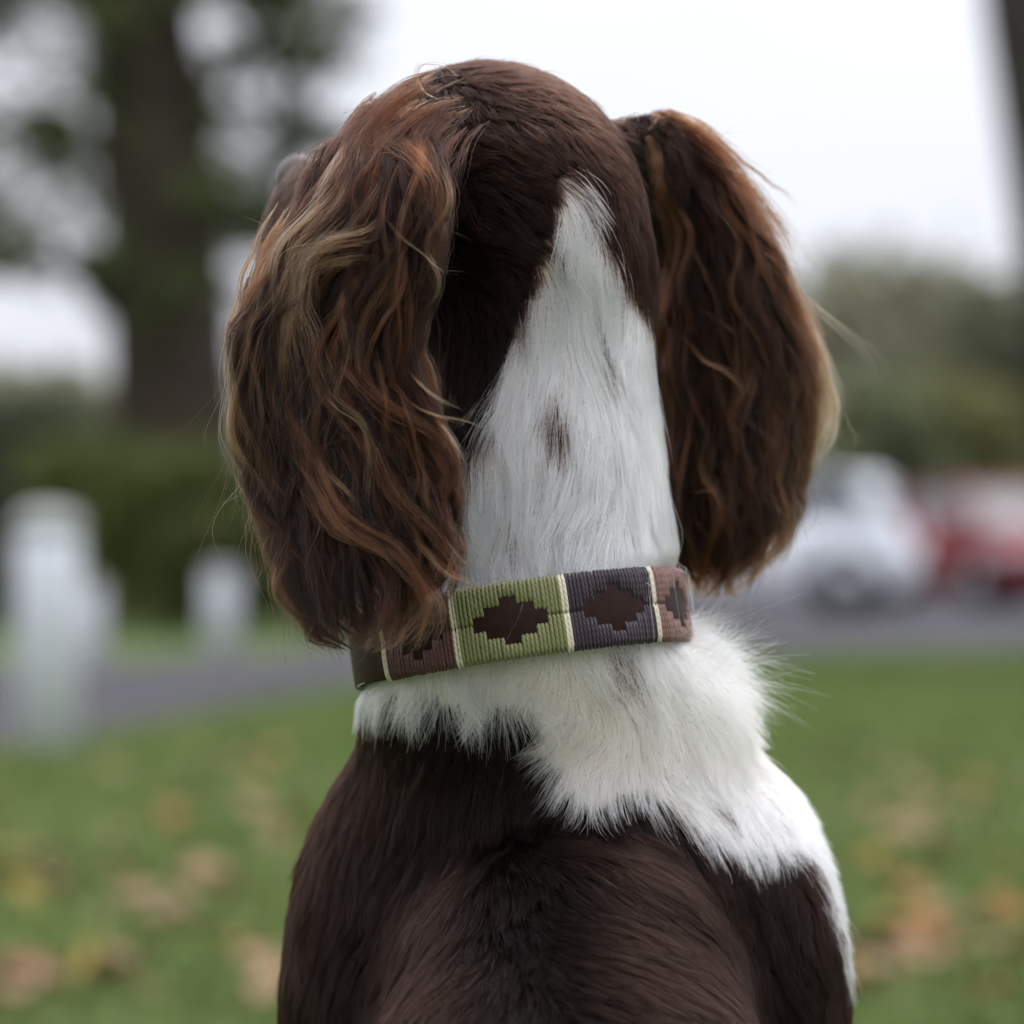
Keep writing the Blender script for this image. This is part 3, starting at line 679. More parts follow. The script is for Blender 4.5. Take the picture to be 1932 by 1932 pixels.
# which way the hair lies, read off the picture: (px, py, dx, dy)
FLOW = np.array([
 (700, 190, -.5, .8), (760, 150, -.3, .9), (800, 240, .5, .8), (850, 180, .4, .9), (830, 320, .75, .65), (870, 400, .7, .6), (930, 150, .6, .8), (1000, 150, .9, .45), (1080, 190, .9, .5), (1150, 240, .8, .6),
 (900, 260, .8, .6), (980, 260, .8, .65), (1050, 270, .5, .85), (1110, 300, .5, .9), (1180, 300, .45, .9), (1230, 380, .4, .9), (1220, 480, .25, .97), (1240, 560, .25, .97), (1170, 400, .25, .97), (1130, 360, .25, .97),
 (900, 350, .9, .4), (980, 360, .92, .4), (1040, 330, .6, .8), (900, 440, .9, .25), (980, 450, .9, .35), (1020, 420, .75, .65), (880, 520, .7, .5), (960, 530, .6, .8), (880, 620, .3, .95), (930, 620, .1, 1), (870, 750, 0, 1), (900, 800, -.1, 1),
 (1080, 420, -.12, 1), (1070, 520, -.15, 1), (1030, 560, -.35, .93), (1120, 540, .08, 1), (1000, 650, -.35, .93), (960, 740, -.3, .95), (1080, 660, -.08, 1), (1160, 640, .12, 1), (1220, 700, .12, 1), (1050, 800, -.1, 1), (950, 850, -.3, .95), (1150, 820, 0, 1), (1230, 850, .02, 1),
 (900, 930, -.15, 1), (970, 940, .05, 1), (1030, 960, .2, 1), (1070, 1010, -.25, .97), (1130, 960, -.35, .93), (1110, 1040, -.6, .8), (1200, 970, -.1, 1), (860, 1030, .05, 1), (960, 1040, .1, 1), (1230, 1040, -.05, 1),
 (700, 1290, -.7, .6), (740, 1320, -.75, .6), (800, 1300, -.35, .9), (880, 1300, -.2, 1), (960, 1310, -.1, 1), (1020, 1260, -.15, 1), (1040, 1330, -.6, .8), (1100, 1280, .2, .9), (1170, 1260, 0, 1), (1240, 1260, .45, .8), (1320, 1220, .8, -.35), (1390, 1200, .75, -.65), (1430, 1250, .9, -.3), (1440, 1310, .95, .25), (1340, 1290, .7, .3), (1410, 1370, .6, .8),
 (1045, 1400, -.9, .3), (1060, 1470, -.7, .7), (1110, 1500, -.45, .9), (1140, 1380, -.2, .8), (1200, 1340, .3, .8), (1180, 1450, -.1, 1), (1260, 1400, .3, .95), (1280, 1500, .15, 1), (1380, 1500, .2, 1), (1480, 1540, .25, .97), (1420, 1600, -.05, 1), (1540, 1640, .25, .97), (1590, 1760, .15, 1),
 (680, 1380, -.5, .8), (640, 1480, -.35, .93), (720, 1480, -.25, .97), (600, 1600, -.2, .98), (680, 1620, .2, .98), (570, 1750, -.05, 1), (640, 1760, .15, 1), (560, 1880, 0, 1), (620, 1880, .05, 1), (850, 1420, -.2, .9), (950, 1430, .1, 1), (800, 1530, -.2, 1), (950, 1530, .3, .95), (1050, 1580, .6, .7), (1180, 1600, .95, .25), (1290, 1650, .8, .6),
 (880, 1620, .25, .97), (780, 1690, -.35, .93), (720, 1780, -.55, .85), (690, 1880, -.4, .9), (980, 1680, .4, .9), (1080, 1700, .65, .75), (1200, 1720, .75, .65), (900, 1760, .05, 1), (1000, 1800, .25, .97), (1100, 1820, .5, .87), (1220, 1830, .55, .83), (1350, 1800, .55, .83), (1400, 1880, .5, .87), (850, 1880, -.15, 1), (980, 1900, .1, 1), (1150, 1920, .35, .94), (1480, 1720, .25, .97), (1540, 1800, .1, 1), (1560, 1900, .05, 1), (1380, 1700, .6, .8),
], float)
def flow_dir(P, N):
    x, y = to_px(P)
    acc = np.zeros((len(P), 2)); ws = np.zeros(len(P))
    for a, b, dx, dy in FLOW:
        w = 1.0 / (((x - a) ** 2 + (y - b) ** 2) ** 1.5 / 40 ** 3 + 0.05)
        l = math.hypot(dx, dy); acc[:, 0] += w * dx / l; acc[:, 1] += w * dy / l; ws += w
    d = acc / ws[:, None]
    v = np.stack([d[:, 0], 0 * d[:, 0], -d[:, 1]], -1)
    off = np.clip((N[:, 1] - 0.1) / 0.4, 0, 1)[:, None]
    side = np.array([0.0, 0.25, -1.0])
    v = v * (1 - off) + side * off
    hd = (np.linalg.norm(P - H(0, 0.09, -0.02), axis=1) < 0.085) & (P[:, 2] > 0.66)      # the muzzle's hair lies backwards
    v[hd] = -hf
    return v
def vnoise(P, scale, seed):
    """cheap smooth noise, -1..1"""
    r = np.random.default_rng(seed); o = np.zeros(len(P))
    for _ in range(5):
        k = nrm(r.normal(size=3)) * scale * r.uniform(0.6, 1.6); o += np.sin(P @ k + r.uniform(0, 6.28))
    return o / 2.6

T3 = SV[np.concatenate([SQ[:, [0, 1, 2]], SQ[:, [0, 2, 3]]])]
TA = np.linalg.norm(np.cross(T3[:, 1] - T3[:, 0], T3[:, 2] - T3[:, 0]), axis=1) / 2
TC = T3.mean(1); TN = grad(TC)
tw = np.where(TC[:, 2] > 0.345, np.where(TN[:, 1] < np.where(TC[:, 0] > 0.05, 0.85, 0.5), 1.0, 0.22), 0.12)
tw = np.where((TC[:, 2] > 0.66) & (TN[:, 1] < 0.6), np.maximum(tw, 1.0), tw)
tw *= TA; tw /= tw.sum()
NH = int(os.environ.get('FURN', 340000))
ti = rng.choice(len(TA), NH, p=tw)
u1, u2 = rng.random(NH), rng.random(NH); s1 = np.sqrt(u1)
ROOT = T3[ti, 0] * (1 - s1)[:, None] + T3[ti, 1] * (s1 * (1 - u2))[:, None] + T3[ti, 2] * (s1 * u2)[:, None]
ROOT -= grad(ROOT) * tri(FD, ROOT)[:, None]

# the collar's ring: an ellipse in a tilted plane
CC = np.array([0.0028, 0.0125, 0.5500]); CA, CB = 0.0705, 0.0740
cx_ax = np.array([math.cos(R(8.3)), 0, math.sin(R(8.3))]); cy_ax = np.array([0.0, math.cos(R(5)), -math.sin(R(5))])
cy_ax -= cx_ax * (cx_ax @ cy_ax); cy_ax /= np.linalg.norm(cy_ax); cz_ax = np.cross(cx_ax, cy_ax)
CH = 0.0145                                                        # half the collar's width
def collar_uv(P):
    q = P - CC; a, b, z = q @ cx_ax, q @ cy_ax, q @ cz_ax
    return a, b, z, np.sqrt((a / CA) ** 2 + (b / CB) ** 2)

def grow(root, L, v, lift0, lift1, K, hmax, wob=0.0, wlen=0.02):
    n = len(root); P = np.empty((n, K, 3)); p = root.copy(); P[:, 0] = p - grad(p) * 0.0008
    ph = rng.random(n) * 6.28
    for i in range(1, K):
        t = i / (K - 1); g = grad(p)
        d = nrm(v - g * (v * g).sum(1)[:, None])
        b = np.cross(g, d)
        al = lift0 + (lift1 - lift0) * t
        w = wob * np.sin(ph + L * t / wlen * 6.28)
        p = p + (L / (K - 1))[:, None] * (d * np.cos(al)[:, None] + g * np.sin(al)[:, None] + b * w[:, None])
        h = tri(FD, p); want = hmax * min(1.0, t * 1.6) ** 0.8
        p = p + grad(p) * np.maximum(want * 0.55 - h, 0)[:, None]
        p = p - grad(p) * (np.maximum(h - want * 1.4 - 0.001, 0) * 0.35)[:, None]
        P[:, i] = p
    return P
def clump(P, size, amount, tip=1.3, seed=0):
    n = len(P); r = np.random.default_rng(seed)
    nc = max(8, int(n / size)); cid = r.choice(n, nc, replace=False)
    kd = kdtree.KDTree(nc)
    for j, c in enumerate(cid): kd.insert(P[c, 0], j)
    kd.balance()
    near = np.fromiter((cid[kd.find(q)[1]] for q in P[:, 0]), int, n)
    K = P.shape[1]; t = (np.linspace(0, 1, K) ** tip)[None, :, None]
    am = (amount * r.uniform(0.4, 1.3, n))[:, None, None]
    w = np.clip(am * t, 0, 0.93)
    return P * (1 - w) + P[near] * w, near
def under_collar(P):
    """hair that runs into the collar is pressed flat beneath it"""
    sh = P.shape; Q = P.reshape(-1, 3)
    a, b, z, rr = collar_uv(Q)
    above = np.repeat(collar_uv(P[:, 0])[2] > 0, sh[1])
    lim = 0.945 + np.maximum(np.abs(z) - CH + 0.001, 0) * np.where(above, 7.0, 14.0)
    over = np.repeat(rng.random(sh[0]) < 0.002, sh[1])
    m = (rr > lim) & (lim < 1.2) & (above | (rr < 1.07)) & ~over
    s = np.where(m, lim / np.maximum(rr, 1e-6), 1.0)
    Q2 = CC + (a * s)[:, None] * cx_ax + (b * s)[:, None] * cy_ax + z[:, None] * cz_ax
    Q = np.where(m[:, None], Q2, Q)
    m2 = over & (np.abs(z) < CH + 0.0015) & (rr < 1.045) & (rr > 0.90); s2 = np.where(m2, 1.045 / np.maximum(rr, 1e-6), 1.0)
    Q3 = CC + (a * s2)[:, None] * cx_ax + (b * s2)[:, None] * cy_ax + z[:, None] * cz_ax
    return np.where(m2[:, None], Q3, Q).reshape(sh)

N0 = grad(ROOT); EARF = is_ear(ROOT)
WH = white_mask(ROOT, N0, EARF, 8.0)
WH &= rng.random(NH) > spot_prob(ROOT) * 1.05
PX, PY = to_px(ROOT)
V0 = flow_dir(ROOT, N0)
V0[EARF] = V0[EARF] * 0.3 + np.array([0, 0, -1.0])
tb = np.cross(N0, V0)
ang = 0.28 * vnoise(ROOT, 110, 1) + 0.20 * vnoise(ROOT, 300, 2) + rng.normal(size=NH) * 0.10
ruff = (WH & (PY > 1180)).astype(float) * np.clip((1480 - PY) / 150, 0, 1)
ang += ruff * (0.55 * vnoise(ROOT, 260, 3) + rng.normal(size=NH) * 0.3)
V0 = V0 * np.cos(ang)[:, None] + tb * np.sin(ang)[:, None]
flare = np.clip(1.15 - np.hypot((PX - 1365) / 110, (PY - 1240) / 110), 0, 1) * (N0[:, 1] < 0.75)
headm = (ROOT[:, 2] > 0.655) & ~WH
neckw = WH & (PY < 1110)
L = np.where(headm, 0.015, 0.022)
L = np.where(neckw, 0.026, L)
L = np.where(headm & (PY < 230), 0.011, L)
L = np.where(headm & (PY > 420), 0.020, L)
L = np.where(WH & (PY > 1180), 0.021 - 0.007 * np.clip((PY - 1350) / 100, 0, 1), L)
L = np.where(np.linalg.norm(ROOT - H(0, 0.1, -0.02), axis=1) < 0.075, 0.006, L)
L = np.where(EARF, 0.018, L)
stray = rng.random(NH) < 0.006
L = L * rng.uniform(0.65, 1.15, NH) * np.where(stray, 1.7, 1.0) + flare * 0.014 * rng.uniform(0.2, 1.3, NH)
dpx = nrm(np.stack([V0[:, 0], -V0[:, 2]], -1)) * (L / 0.000213)[:, None]
over_w = ~WH & ~EARF & (PY < 900) & ~in_poly(PX, PY, BLAZE) & in_poly(PX + dpx[:, 0] * 0.8, PY + dpx[:, 1] * 0.8, BLAZE)
L = np.where(over_w, L * 0.45, L)
edge_r = np.clip((PX - 1420) / 60, 0, 1) * np.clip((PY - 1360) / 60, 0, 1) * WH
lift0 = np.where(WH & (PY > 1180), 0.55, 0.40) + flare * 0.5
lift1 = np.where(WH & (PY > 1180), 0.15, 0.05) + flare * 0.35
hmax = np.where(headm, 0.0045, 0.0065) * rng.uniform(0.3, 1.1, NH)
hmax = np.where(WH, 0.0065 * rng.uniform(0.3, 1.1, NH), hmax)
hmax = np.where(stray, hmax * 1.3 + 0.004, hmax)
hmax = np.where(L < 0.008, 0.0018, hmax) + flare * 0.016 * rng.random(NH) + edge_r * 0.004 * rng.random(NH)
low_n = np.clip((PY - 800) / 120, 0, 1) * neckw
hmax = hmax + low_n * 0.003 * rng.random(NH); L = L * (1 + 0.25 * low_n); lift0 = lift0 + edge_r * 0.3; lift1 = lift1 + edge_r * 0.2 * rng.normal(size=NH)
KP = 7
P = grow(ROOT, L, V0, lift0, lift1, KP, hmax, 0.12, 0.02)
P, near = clump(P, 24, np.where(WH, np.where(PY > 1180, 0.30, 0.42 + 0.2 * low_n), 0.60), 1.2, 5)
P, near2 = clump(P, 9, np.where(WH, 0.22, 0.35), 1.4, 6)
P = under_collar(P)
tt = np.linspace(0, 1, KP)[None]
rad = 0.00011 * (1 - 0.78 * tt ** 1.5) * rng.uniform(0.7, 1.2, (NH, 1))
rad = np.where(WH[:, None], rad * 1.05, rad)
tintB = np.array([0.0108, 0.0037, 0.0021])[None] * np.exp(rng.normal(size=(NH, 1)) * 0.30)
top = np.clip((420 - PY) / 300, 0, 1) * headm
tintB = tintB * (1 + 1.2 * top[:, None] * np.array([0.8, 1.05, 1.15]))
fair = rng.random(NH) < 0.02 + 0.06 * top
tintB[fair] = np.array([0.14, 0.08, 0.05]) * rng.uniform(0.6, 1.2, (fair.sum(), 1))
cream = np.clip(0.75 + 0.5 * vnoise(ROOT, 60, 9), 0, 1.3) * np.clip((PY - 1180) / 60, 0, 1) * np.clip((1640 - PY) / 220, 0, 1)
tintW = np.array([0.945, 0.885, 0.895])[None] * rng.uniform(0.88, 1.05, (NH, 1)) * (1 - cream[:, None] * np.array([-0.02, 0.22, 0.41]))
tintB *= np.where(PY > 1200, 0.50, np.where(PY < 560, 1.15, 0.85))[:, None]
muz = (np.linalg.norm(ROOT - H(0, 0.105, -0.02), axis=1) < 0.052) & ~WH & ~EARF
tintB[muz] = np.array([0.10, 0.062, 0.047]) * rng.uniform(0.7, 1.2, (muz.sum(), 1))
tintW *= (1 - 0.07 * np.clip((PY - 1340) / 80, 0, 1))[:, None]
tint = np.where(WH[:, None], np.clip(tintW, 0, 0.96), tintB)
a_, b_, z_, r_ = collar_uv(ROOT)
keep = ~((np.abs(z_) < CH - 0.003) & (r_ < 1.0))
kb, kw = keep & ~WH & ~EARF, keep & WH
# a loose tuft that stands off at the right of the neck's base
tr_ = np.flatnonzero(keep & WH & (flare > 0.25) & (PX > 1260))
tr_ = rng.choice(tr_, min(len(tr_), 2600), replace=False)
kq = np.linspace(0, 1, KP)[None, :, None]
td = nrm(np.stack([0.75 + 0.35 * rng.normal(size=len(tr_)), 0.25 * rng.normal(size=len(tr_)) - 0.1, 0.45 + (1250 - PY[tr_]) / 140 + 0.40 * rng.normal(size=len(tr_))], -1))
rad[tr_] *= 0.75
tl = rng.uniform(0.004, 0.017, len(tr_)) * (0.5 + flare[tr_])
tb2 = rng.normal(size=(len(tr_), 3)) * 0.5 + np.array([0.15, 0, -0.45])
P[tr_] = ROOT[tr_][:, None] + kq * tl[:, None, None] * td[:, None] + kq ** 2 * tl[:, None, None] * tb2[:, None]
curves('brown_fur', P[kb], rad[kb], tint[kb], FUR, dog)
curves('white_fur', P[kw], rad[kw], tint[kw], WFUR, dog)
EARSHORT = (P[EARF], rad[EARF], tint[EARF] * 0.8, ROOT[EARF])

# ------------------------------------------------------------------ long wavy ear hair
def resample(pts, M):
    p = np.asarray(pts, float)
    q = np.concatenate([[2 * p[0] - p[1]], p, [2 * p[-1] - p[-2]]])
    out = []
    for i in range(1, len(q) - 2):
        for t in np.linspace(0, 1, 12, endpoint=False):
            a, b, c, d = q[i - 1:i + 3]
            out.append(0.5 * ((2 * b) + (c - a) * t + (2 * a - 5 * b + 4 * c - d) * t * t + (3 * b - a - 3 * c + d) * t ** 3))
    out.append(p[-1]); out = np.array(out)
    s = np.concatenate([[0], np.cumsum(np.linalg.norm(np.diff(out, axis=0), axis=1))]); s /= s[-1]
    tq = np.linspace(0, 1, M)
    return np.stack([np.interp(tq, s, out[:, k]) for k in (0, 1)], -1)
ME = 22
def sample_edge(E, s):
    E = np.asarray(E, float); k = np.linspace(0, 1, len(E))
    return np.stack([np.interp(s, k, E[:, 0]), np.interp(s, k, E[:, 1])], -1)
def ear_fill(EL, ER, depth, n_lock, per, wave, tones, seed, s_hi=0.62, fair=0.0, s_end=(0.74, 1.05)):
    """locks that fill the flap between its two edges; returns points, radii, tints"""
    r = np.random.default_rng(seed); PP, TT = [], []
    tq = np.linspace(0, 1, ME)
    for k in range(n_lock):
        u = r.random(); s0 = r.uniform(-0.02, s_hi); s1 = min(s0 + r.uniform(0.42, 0.75), r.uniform(*s_end))
        s = s0 + (s1 - s0) * tq
        u_t = np.clip(u + r.normal() * 0.16 * tq, -0.02, 1.02)
        p = sample_edge(EL, s) * (1 - u_t)[:, None] + sample_edge(ER, s) * u_t[:, None]
        ln = np.linalg.norm(np.diff(p, axis=0), axis=1).sum()
        lam = 265 * (1 + 0.22 * r.normal()); ph = 2.2 * math.sin(u * 9.0 + seed) + r.normal() * 0.7 + s0 * 9
        p[:, 0] += wave * r.uniform(0.6, 1.5) * np.sin(ph + tq * ln / lam * 6.28) * np.minimum(1, 0.25 + tq * 1.6)
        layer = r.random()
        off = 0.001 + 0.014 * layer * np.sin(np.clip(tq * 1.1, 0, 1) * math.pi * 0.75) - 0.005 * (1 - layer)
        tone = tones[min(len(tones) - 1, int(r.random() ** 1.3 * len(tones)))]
        tone = np.array(tone) * (0.5 + 0.65 * layer) * np.exp(r.normal() * 0.35)  # deeper locks tinted darker: layer shading put into the hair colour
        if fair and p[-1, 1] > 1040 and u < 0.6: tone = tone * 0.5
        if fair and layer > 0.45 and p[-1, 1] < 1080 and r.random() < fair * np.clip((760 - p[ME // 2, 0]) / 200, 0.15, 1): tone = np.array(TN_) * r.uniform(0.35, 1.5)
        n = max(6, int(per * r.uniform(0.4, 1.5)))
        sp = r.uniform(5, 12) * (1 - 0.80 * tq ** 0.8) * np.clip(0.35 + tq * 4, 0, 1)
        o = r.normal(size=(n, 2)); cut = r.uniform(0.66, 1.0, n)
        q = np.empty((n, ME, 2))
        for j in range(n):
            tj = tq * cut[j]
            q[j, :, 0] = np.interp(tj, tq, p[:, 0]); q[j, :, 1] = np.interp(tj, tq, p[:, 1])
        q[:, :, 0] += o[:, :1] * sp[None]; q[:, :, 1] += o[:, 1:] * sp[None] * 0.5
        q[:, :, 0] += (r.normal(size=(n, 1)) * 2.0) * np.sin(tq[None] * r.uniform(3, 9, (n, 1)) + r.uniform(0, 6.28, (n, 1))) * tq[None]
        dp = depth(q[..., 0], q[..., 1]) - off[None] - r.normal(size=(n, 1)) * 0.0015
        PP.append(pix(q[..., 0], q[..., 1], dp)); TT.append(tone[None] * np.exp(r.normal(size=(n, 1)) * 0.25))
    return np.concatenate(PP), np.concatenate(TT)
def ear_traced(guides, depth, seed):
    """every traced lock is a few finer ones that drift apart, each of loose hairs"""
    r = np.random.default_rng(seed); PP, TT = [], []; tq = np.linspace(0, 1, ME)
    for pts, n, sp0, sp1, tone, off in guides:
        p0 = resample(pts, ME); sub = max(1, min(9, n // 32)); ln = np.linalg.norm(np.diff(p0, axis=0), axis=1).sum()
        for k in range(sub):
            a = r.normal(size=2) * sp0 * 1.7
            p = p0 + a[None] * (1 - 0.35 * tq)[:, None]
            p[:, 0] += r.normal() * 5 * np.sin(tq * ln / r.uniform(90, 170) * 6.28 + r.uniform(0, 6.28)) * tq
            m = max(6, int(0.50 * n / sub * r.uniform(0.5, 1.5)))
            o = r.normal(size=(m, 2)); o *= (r.random((m, 1)) ** 0.5 + 0.3)
            cut0 = r.uniform(0, 0.22, m); cut1 = r.uniform(0.68, 1.0, m)
            q = np.empty((m, ME, 2))
            for j in range(m):
                tj = cut0[j] + (cut1[j] - cut0[j]) * tq
                q[j, :, 0] = np.interp(tj, tq, p[:, 0]); q[j, :, 1] = np.interp(tj, tq, p[:, 1])
            sp = ((sp0 * 0.62 + (sp1 * 1.2 - sp0 * 0.62) * tq) * np.clip(0.4 + tq * 4, 0, 1))[None]
            q[:, :, 0] += o[:, :1] * sp; q[:, :, 1] += o[:, 1:] * sp * 0.7
            q[:, :, 0] += (r.normal(size=(m, 1)) * 2.6) * np.sin(tq[None] * r.uniform(4, 12, (m, 1)) + r.uniform(0, 6.28, (m, 1))) * tq[None]
            ofs = off * np.minimum(1, 0.35 + tq * 2)[None] + r.normal(size=(m, 1)) * 0.0016 + r.normal() * 0.0015
            PP.append(pix(q[..., 0], q[..., 1], depth(q[..., 0], q[..., 1]) - ofs))
            TT.append(np.array(tone)[None] * np.exp(r.normal(size=(m, 1)) * 0.30 + r.normal() * 0.28))
    return np.concatenate(PP), np.concatenate(TT)
DK, MD, WM, TN_, GO = (0.009, 0.0036, 0.0022), (0.025, 0.0086, 0.0042), (0.096, 0.0330, 0.0138), (0.21, 0.100, 0.047), (0.38, 0.235, 0.125)
EL_L = [(672, 220), (632, 305), (572, 420), (506, 530), (460, 620), (462, 800), (482, 900), (522, 1000), (548, 1110), (600, 1205), (640, 1225)]
EL_R = [(800, 225), (828, 300), (832, 400), (815, 500), (785, 600), (785, 700), (815, 800), (840, 900), (850, 1000), (845, 1090), (760, 1225)]
def dep_l(px, py):
    x = (px - 966) * 0.000213
    y = -0.062 - (x + 0.066) * 0.50 - 0.010 * np.exp(-((px - 660) / 120) ** 2)
    return y + 0.042 / (1 + np.exp((py - 255) / 38)) + np.clip((py - 900) / 300, 0, 1) * -0.010
L_G = [
 ([(686, 310), (648, 367), (596, 423), (547, 472), (530, 535), (532, 610), (547, 704), (551, 760), (560, 830), (573, 886)], 420, 9, 3, TN_, .012),
 ([(712, 288), (686, 340), (626, 423), (581, 453), (558, 498), (558, 554), (573, 603), (588, 648), (603, 708), (630, 760), (686, 800)], 260, 12, 6, (0.21, 0.115, 0.062), .013),
 ([(735, 300), (700, 360), (650, 420), (600, 470), (570, 520), (566, 590), (580, 660), (600, 730)], 380, 12, 5, TN_, .010),
 ([(725, 275), (698, 310), (668, 370), (615, 420), (560, 485), (520, 550), (500, 620)], 340, 10, 6, WM, .008),
 ([(760, 480), (700, 474), (640, 476), (596, 492), (574, 532), (578, 592), (590, 640)], 200, 11, 6, TN_, .015),
 ([(740, 420), (700, 450), (660, 458), (620, 470), (590, 510), (585, 560)], 220, 8, 4, TN_, .014),
 ([(731, 378), (738, 408), (765, 442), (798, 472), (836, 504), (892, 511)], 30, 4, 1.8, TN_, .017),
 ([(693, 280), (742, 273), (783, 303), (810, 348), (821, 404), (818, 450)], 380, 10, 5, WM, .010),
 ([(690, 300), (735, 300), (770, 330), (795, 380), (805, 440), (800, 500)], 380, 10, 5, MD, .010),
 ([(720, 330), (750, 335), (778, 370), (790, 420), (795, 480), (800, 540)], 300, 9, 4, WM, .011),
 ([(735, 348), (761, 367), (791, 393), (810, 438), (798, 517), (810, 580)], 240, 8, 2, MD, .012),
 ([(840, 175), (790, 190), (735, 225), (690, 280), (660, 340)], 320, 16, 10, MD, .006),
 ([(870, 200), (835, 220), (800, 260), (770, 320), (760, 380)], 320, 14, 9, MD, .006),
 ([(880, 250), (850, 280), (828, 330), (818, 400), (812, 470)], 300, 12, 8, MD, .004),
 ([(800, 168), (748, 195), (700, 245), (660, 310), (625, 380)], 320, 12, 8, WM, .004),
 ([(735, 178), (700, 210), (668, 260), (640, 325)], 240, 10, 7, MD, .000),
 ([(830, 195), (800, 180), (785, 150), (800, 128), (835, 130), (862, 160)], 14, 4, 3, TN_, .003),
 ([(656, 603), (648, 648), (663, 693), (697, 734), (742, 770), (798, 796), (836, 833), (870, 878)], 260, 8, 2, WM, .014),
 ([(640, 560), (630, 640), (650, 720), (700, 790), (745, 830), (790, 850)], 260, 9, 3, MD, .012),
 ([(547, 751), (558, 807), (588, 856), (611, 901), (641, 953), (686, 995), (742, 1025), (791, 1081), (817, 1126), (821, 1160)], 420, 10, 3, WM, .015),
 ([(626, 751), (648, 800), (708, 837), (731, 886), (753, 931), (791, 965), (828, 1006), (858, 1047), (892, 1073)], 420, 10, 2.5, WM, .014),
 ([(566, 845), (596, 946), (641, 1002), (700, 1030), (746, 1050), (784, 1081), (810, 1137)], 320, 10, 3, (0.14, 0.052, 0.022), .013),
 ([(600, 700), (640, 760), (690, 800), (705, 860), (702, 920), (690, 960)], 130, 5, 2, TN_, .017),
 ([(700, 700), (760, 740), (780, 800), (800, 870), (812, 930), (810, 985)], 150, 6, 2, WM, .015),
 ([(543, 385), (510, 442), (483, 505), (461, 573), (453, 618), (465, 667), (472, 715), (461, 760)], 160, 5, 3, WM, .004),
 ([(500, 500), (478, 560), (470, 620), (482, 690), (470, 740), (462, 780)], 160, 5, 3, MD, .004),
 ([(520, 620), (500, 700), (480, 760), (468, 820), (478, 880)], 260, 8, 4, (0.14, 0.066, 0.034), .008),
 ([(530, 700), (505, 770), (490, 840), (500, 900), (520, 960), (540, 1030)], 320, 10, 5, WM, .008),
 ([(465, 713), (461, 788), (468, 863), (491, 938), (513, 998), (536, 1036), (547, 1088), (562, 1163), (592, 1216)], 320, 7, 3, MD, .006),
 ([(545, 900), (560, 980), (570, 1060), (590, 1130), (610, 1190), (632, 1232)], 380, 12, 6, DK, .013),
 ([(620, 960), (640, 1040), (640, 1110), (650, 1180), (670, 1240)], 380, 14, 7, DK, .013),
 ([(690, 1010), (720, 1070), (735, 1130), (720, 1190), (700, 1235)], 300, 12, 5, (0.03, 0.011, 0.006), .014),
 ([(740, 1030), (790, 1080), (815, 1130), (800, 1180), (790, 1225)], 200, 8, 3, WM, .012),
 ([(770, 1000), (815, 1050), (850, 1085), (880, 1100), (920, 1118)], 90, 5, 1.5, (0.15, 0.066, 0.032), .013),
 ([(757, 676), (780, 706), (813, 736), (870, 770)], 40, 3, 1.2, TN_, .015),
 ([(731, 698), (765, 751), (817, 777), (870, 788), (911, 802)], 60, 3, 1.2, TN_, .015),
 ([(800, 780), (840, 810), (870, 850), (884, 880)], 60, 4, 1.5, TN_, .015),
 ([(780, 850), (800, 900), (808, 960), (816, 1000)], 40, 3, 1.5, TN_, .016),
]
fp, ft = ear_fill(EL_L, EL_R, dep_l, int(os.environ.get('EARL', 640)), 74, 17, [DK, MD, MD, WM, WM], 21, fair=0.42)
tp, ttn = ear_traced(L_G, dep_l, 22)
def ear_object(name, label, Ps, Ts, side):
    Pt = np.concatenate(Ps); Tt = np.concatenate(Ts)
    n = len(Pt); tq = np.linspace(0, 1, Pt.shape[1])[None]
    rd = 0.000088 * (1 - 0.75 * tq ** 2) * rng.uniform(0.7, 1.25, (n, 1))
    # loose hairs that lift away from the locks
    for frac, amp in ((0.30, 0.0011), (0.12, 0.0022), (0.035, 0.005), (0.008, 0.012)):
        m = rng.random(n) < frac; k = m.sum()
        d = rng.normal(size=(k, 3)) * np.array([1, 0.5, 0.6]) + np.array([side * 0.5, 0, 0.1])
        bend = (tq ** 2)[..., None] * d[:, None] * amp
        bend = bend + np.sin(tq * rng.uniform(2, 9, (k, 1)) + rng.uniform(0, 6.28, (k, 1)))[..., None] * (tq[..., None] * rng.normal(size=(k, 1, 3)) * amp * 0.35)
        Pt[m] += bend
    o = curves(name, Pt, rd, Tt, EFUR, dog); o['label'] = label
    return o
def short_to(k):                           # the ear's short undercoat, brought to the same number of points
    Pq, rq, tq_, rt = EARSHORT
    m = (rt[:, 0] < 0.0) if k < 0 else (rt[:, 0] >= 0.0)
    src = np.linspace(0, 1, Pq.shape[1]); dst = np.linspace(0, 1, ME)
    i = np.clip(np.searchsorted(src, dst) - 1, 0, len(src) - 2); w = (dst - src[i]) / (src[i + 1] - src[i])
    Q = Pq[m]; return Q[:, i] * (1 - w)[None, :, None] + Q[:, i + 1] * w[None, :, None], tq_[m]
us, ut = short_to(-1)
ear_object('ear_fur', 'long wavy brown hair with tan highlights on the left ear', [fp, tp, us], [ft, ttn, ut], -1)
ER_L = [(1222, 262), (1244, 330), (1256, 450), (1252, 600), (1256, 750), (1258, 900), (1262, 1000), (1290, 1085), (1325, 1130)]
ER_R = [(1245, 225), (1295, 250), (1372, 328), (1412, 395), (1450, 485), (1484, 575), (1514, 680), (1528, 770), (1506, 885), (1488, 970), (1450, 1050), (1398, 1118)]
def dep_r(px, py):
    x = (px - 966) * 0.000228
    return 0.055 - 0.042 / (1 + np.exp((px - 1245) / 16)) + (x - 0.06) * 0.35 - 0.012 * np.exp(-((px - 1390) / 110) ** 2) - np.clip((330 - py) / 130, 0, 1) * 0.012
